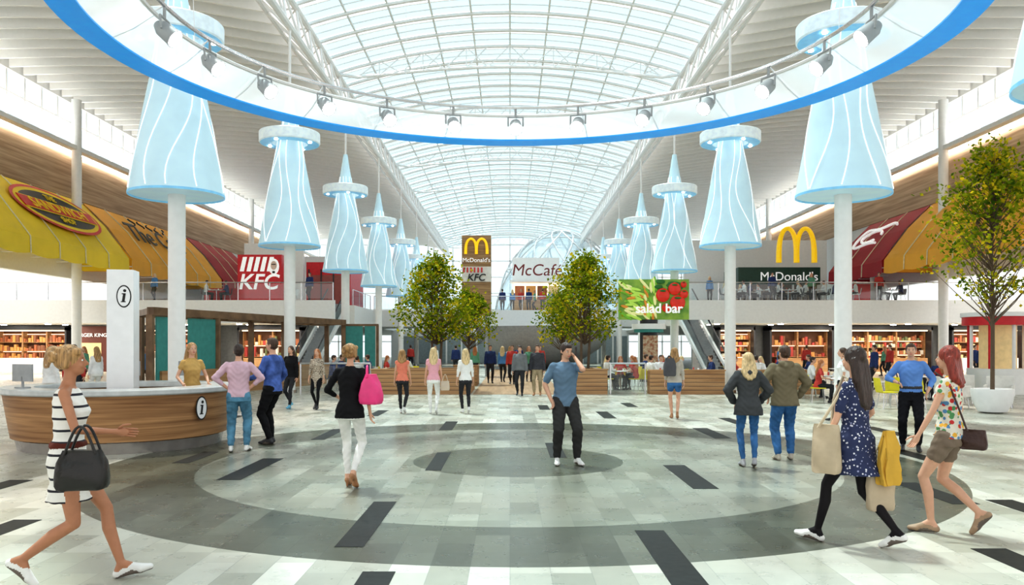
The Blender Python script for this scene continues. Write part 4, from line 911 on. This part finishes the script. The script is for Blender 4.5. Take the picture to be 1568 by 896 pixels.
for x, y, z, k, r in [(-17.3, 32, 0, 0, 20), (-16.2, 31.2, 0, 3, 170), (-12.9, 29, 0, 1, 200), (-12.5, 24.8, 0, 4, 60), (-11.9, 22.4, 0, 2, 200), (-1.75, 41, 0, 3, 0), (1.5, 41, 0, 2, 180), (0, 44, 0, 4, 0), (.5, 47, 0, 0, 180),
                      (14.0, 31.5, 0, 0, 90), (-.6, 65.5, 4.5, 0, 0), (.2, 65.2, 4.5, 1, 10), (.9, 65.8, 4.5, 2, 170), (1.5, 65.2, 4.5, 0, 10), (2.0, 66, 4.5, 3, 90), (2.6, 65.3, 4.5, 2, 0), (3.2, 65.4, 4.5, 1, 10), (3.9, 65.6, 4.5, 0, 200), (-2, 65.5, 4.5, 2, 20),
                      (12.9, 53, 4.5, 1, 170), (16.2, 50.7, 4.5, 0, 190), (22.8, 50.7, 4.5, 2, 170), (18.6, 50.6, 4.5, 3, 170), (20.4, 50.6, 4.5, 4, 200), (-12.4, 50.8, 4.5, 0, 160), (-22, 50.8, 4.5, 1, 170),
                      (-17, 47, 0, 0, 90), (-9, 45, 0, 1, 90), (17, 47, 0, 2, 0), (21, 46, 0, 3, 30), (25.5, 45, 0, 0, 200), (-7.5, 62, 0, 2, 0), (-5, 55, 0, 4, 180), (-3.3, 50, 0, 0, 0), (9.3, 47, 0, 3, 90), (14.5, 44, 0, 1, 200), (19, 41, 0, 2, 100), (23, 40, 0, 0, 10)]:
    du(stand[k], x, y, z, r)
seat = []
for i in range(4):
    f = i % 2
    o = person('seated_diner', 0, 0, 1.74-.06*f, 0, bool(f), feet=((-.1, .4, 0), (.12, .34, 0)), sit=.55, hands=((-.16, .32, 1.13), (.17, .3, 1.15)), epole=((-1, -.3, -1), (1, -.3, -1)), lean=.12, hair=['dark', 'ginger', 'brown', 'pale'][i], hs='long' if f else 'short',
               top=cloth(*cols[[2, 1, 0, 2][i]]), bot=djean, sleeve=[2, .6, 1.6, 2][i], hem=.84, vox=.018, nod=8); seat.append(o)
used = [False]*4; tu = [False]; cu_ = {}
def place_seat(x, y, z, ang, k):
    if not used[k]: o = seat[k]; used[k] = True; o.location = (x, y, z); o.rotation_euler[2] = -math.radians(ang)
    else: dup(seat[k], 'seated_diner', (x, y, z), -math.radians(ang))
def place_chair(src, x, y, z, ang):
    if src.name not in cu_: cu_[src.name] = 1; src.location = (x, y, z); src.rotation_euler[2] = -math.radians(ang)
    else: dup(src, src.name.split('.')[0], (x, y, z), -math.radians(ang))
def dining(x, y, z, n, a0, ch, ppl=1.0):
    if not tu[0]: T0.location = (x, y, z); tu[0] = True
    else: dup(T0, 'cafe_table', (x, y, z))
    for i in range(n):
        a = a0+360*i/n; ar = math.radians(a); px, py_ = x-math.sin(ar)*.66, y-math.cos(ar)*.66
        place_chair(ch, px, py_, z, a)
        if random.random() < ppl: place_seat(px, py_, z, a, random.randrange(4))
for x, y in [(4.3, 31.8), (5.9, 31.6), (7.4, 32.6), (9.3, 31.7), (4.6, 34.4), (6.4, 35.2), (9.7, 34.5), (-6.2, 31.6), (-6.4, 33.8), (-4.6, 34.6), (10.5, 26.8), (12.3, 29), (9.9, 24.5), (13.3, 26), (15.2, 29.5), (11.6, 33.5), (14, 35)]:
    dining(x, y, 0, random.choice([2, 3]), random.uniform(60, 120), random.choice([CW, CDK, CYL_]), .9)
for x, y in [(14.2, 51.9), (15.9, 52.2), (17.6, 51.9), (19.4, 52.2), (21.2, 51.9), (24.2, 52), (-14.6, 53), (-18.6, 52), (15.9, 54.5), (18.6, 54.2)]:
    dining(x, y, 4.5, 2, random.uniform(70, 110), random.choice([CW, CDK]), .9)
def armchair(x, y, rot):
    m = MB(); M = Matrix.Rotation(rot, 3, 'Z'); c = Vector((x, y, 0)); W_ = mat('armchair_white', (.78, .77, .74), .5)
    B_ = lambda p, s_, mt: m.box(c+M @ Vector(p), s_, mt, M)
    B_((0, 0, .36), (.6, .55, .12), W_); B_((0, .3, .62), (.68, .09, .5), W_); B_((-.33, 0, .47), (.07, .58, .3), W_); B_((.33, 0, .47), (.07, .58, .3), W_)
    for a in (-.28, .28):
        for b_ in (-.24, .24): m.tube([c+M @ Vector((a, b_, .3)), c+M @ Vector((a*1.1, b_*1.1, 0))], .018, CHROME, 6)
    o = m.obj('lounge_armchair'); bv = o.modifiers.new('b', 'BEVEL'); bv.width = .02; bv.segments = 2
armchair(12.2, 22.6, 2.2); armchair(13.6, 22.8, -.6); armchair(13.2, 24.2, 3.0); armchair(11.4, 24.0, 1.2)
for x, y, a in [(10.9, 23.2, 40), (11.0, 22.2, 200), (10.3, 22.4, 90)]: place_chair(CYL_, x, y, 0, a)
m = MB(); c = (17.6, 29.6, 0); m.tube([(c[0], c[1], 0), (c[0], c[1], .9)], 1.0, WHITE, 32); m.tube([(c[0], c[1], 2.45), (c[0], c[1], 2.75)], 1.15, RED, 32); m.tube([(c[0], c[1], 2.75), (c[0], c[1], 2.9)], 1.2, WHITE, 32)
for k in range(8): a = k*math.pi/4; m.tube([(c[0]+.95*math.cos(a), c[1]+.95*math.sin(a), .9), (c[0]+.95*math.cos(a), c[1]+.95*math.sin(a), 2.45)], .06, RED if k % 2 else WHITE, 8)
m.tube([(c[0], c[1], .9), (c[0], c[1], 2.45)], .6, pal[3], 20); m.obj('round_kiosk', True)

# ------------------------------------------------------------------ bags
def bag(name, C, wx, wy, wz, mt, rot=0, taper=.75, straps=None, folds=0):
    m = MB(); M = Matrix.Rotation(math.radians(rot), 3, 'Z'); C = Vector(C); n = 40 if folds else 24; secs = []
    prof = ((0, .80), (.03, .93), (.12, 1.0), (.3, 1.04), (.5, 1.02), (.7, .95), (.92, taper), (1, taper*.95))
    for t, k in prof:
        for j in range(n):
            a = 2*math.pi*j/n; ca, sa = math.cos(a), math.sin(a)
            kk = 1 if t < .6 else (.8 if t < .8 else .45)
            fo = 1+folds*(1-.6*t)*math.sin(6*a+1.5*math.sin(5*t))+.3*folds*math.sin(11*a+4*t)
            crease = .012*math.sin(9*t+3*a)
            secs.append(C+M @ Vector((wx/2*k*fo*math.copysign(abs(ca)**.5, ca), wy/2*k*kk*fo*math.copysign(abs(sa)**.5, sa)+crease, -wz/2+wz*t)))
    q = len(prof)
    fs = [(i*n+k, i*n+(k+1) % n, (i+1)*n+(k+1) % n, (i+1)*n+k) for i in range(q-1) for k in range(n)]+[tuple(range(n))[::-1], tuple(range((q-1)*n, q*n))]
    m.add(secs, fs, mt)
    for pts, r in (straps or []): m.tube(pts, r, mt, 6)
    return m.obj(name, True)
def arc(p0, p1, h, n=12):
    p0, p1 = Vector(p0), Vector(p1); return [p0.lerp(p1, t)+Vector((0, 0, h*math.sin(math.pi*t))) for t in np.linspace(0, 1, n)]
LE = mat('black_leather', (.015, .013, .012), .35, bump=.3, bs=20)
bag('black_handbag', (-2.93, 5.62, .87), .33, .18, .27, LE, 10, .8, [(arc((-3.03, 5.58, .98), (-2.83, 5.6, .98), .19), .01), (arc((-3.03, 5.66, .98), (-2.83, 5.68, .98), .19), .01)])
bag('pink_shoulder_bag', (-1.66, 9.80, 1.20), .18, .26, .36, mat('pink_leather', (.85, .06, .25), .4, bump=.2, bs=15), 70, .85, [(arc((-1.70, 9.72, 1.34), (-1.72, 9.93, 1.34), .14), .012)])
bag('cream_tote_bag', (2.70, 7.0, .84), .23, .09, .42, cloth('canvas', (.56, .46, .33)), -40, .95, [([(2.62, 6.98, 1.02), (2.76, 6.96, 1.25), (2.86, 6.95, 1.44), (2.87, 7.06, 1.46), (2.8, 7.1, 1.25), (2.76, 7.05, 1.02)], .012)], folds=.05)
bag('paper_carrier_bag', (3.17, 7.02, .52), .24, .1, .42, cloth('paper', (.55, .45, .33)), 10, 1.0, [(arc((3.1, 7.02, .72), (3.24, 7.02, .72), .14), .006)])
bag('folded_yellow_coat', (3.2, 6.93, .77), .17, .10, .46, cloth('coat_yellow', (.66, .40, .07)), 20, .75, folds=.22)
bag('brown_crossbody_bag', (4.14, 7.33, .88), .22, .09, .18, mat('brown_leather', (.05, .02, .015), .4, bump=.2), -40, .9, [([(4.07, 7.30, .96), (4.02, 7.34, 1.15), (3.94, 7.38, 1.4), (3.88, 7.5, 1.48)], .009)])
bag('grey_backpack', (3.72, 19.1, 1.22), .28, .18, .42, cloth('pack', (.10, .10, .11)), 8, .8, [(arc((3.66, 19.15, 1.4), (3.78, 19.15, 1.4), .08), .015)])
bag('beige_handbag', (-1.62, 20.5, .72), .22, .1, .24, cloth('bag_beige', (.6, .5, .4)), 0, .9, [(arc((-1.69, 20.5, .82), (-1.55, 20.5, .82), .18), .008)])
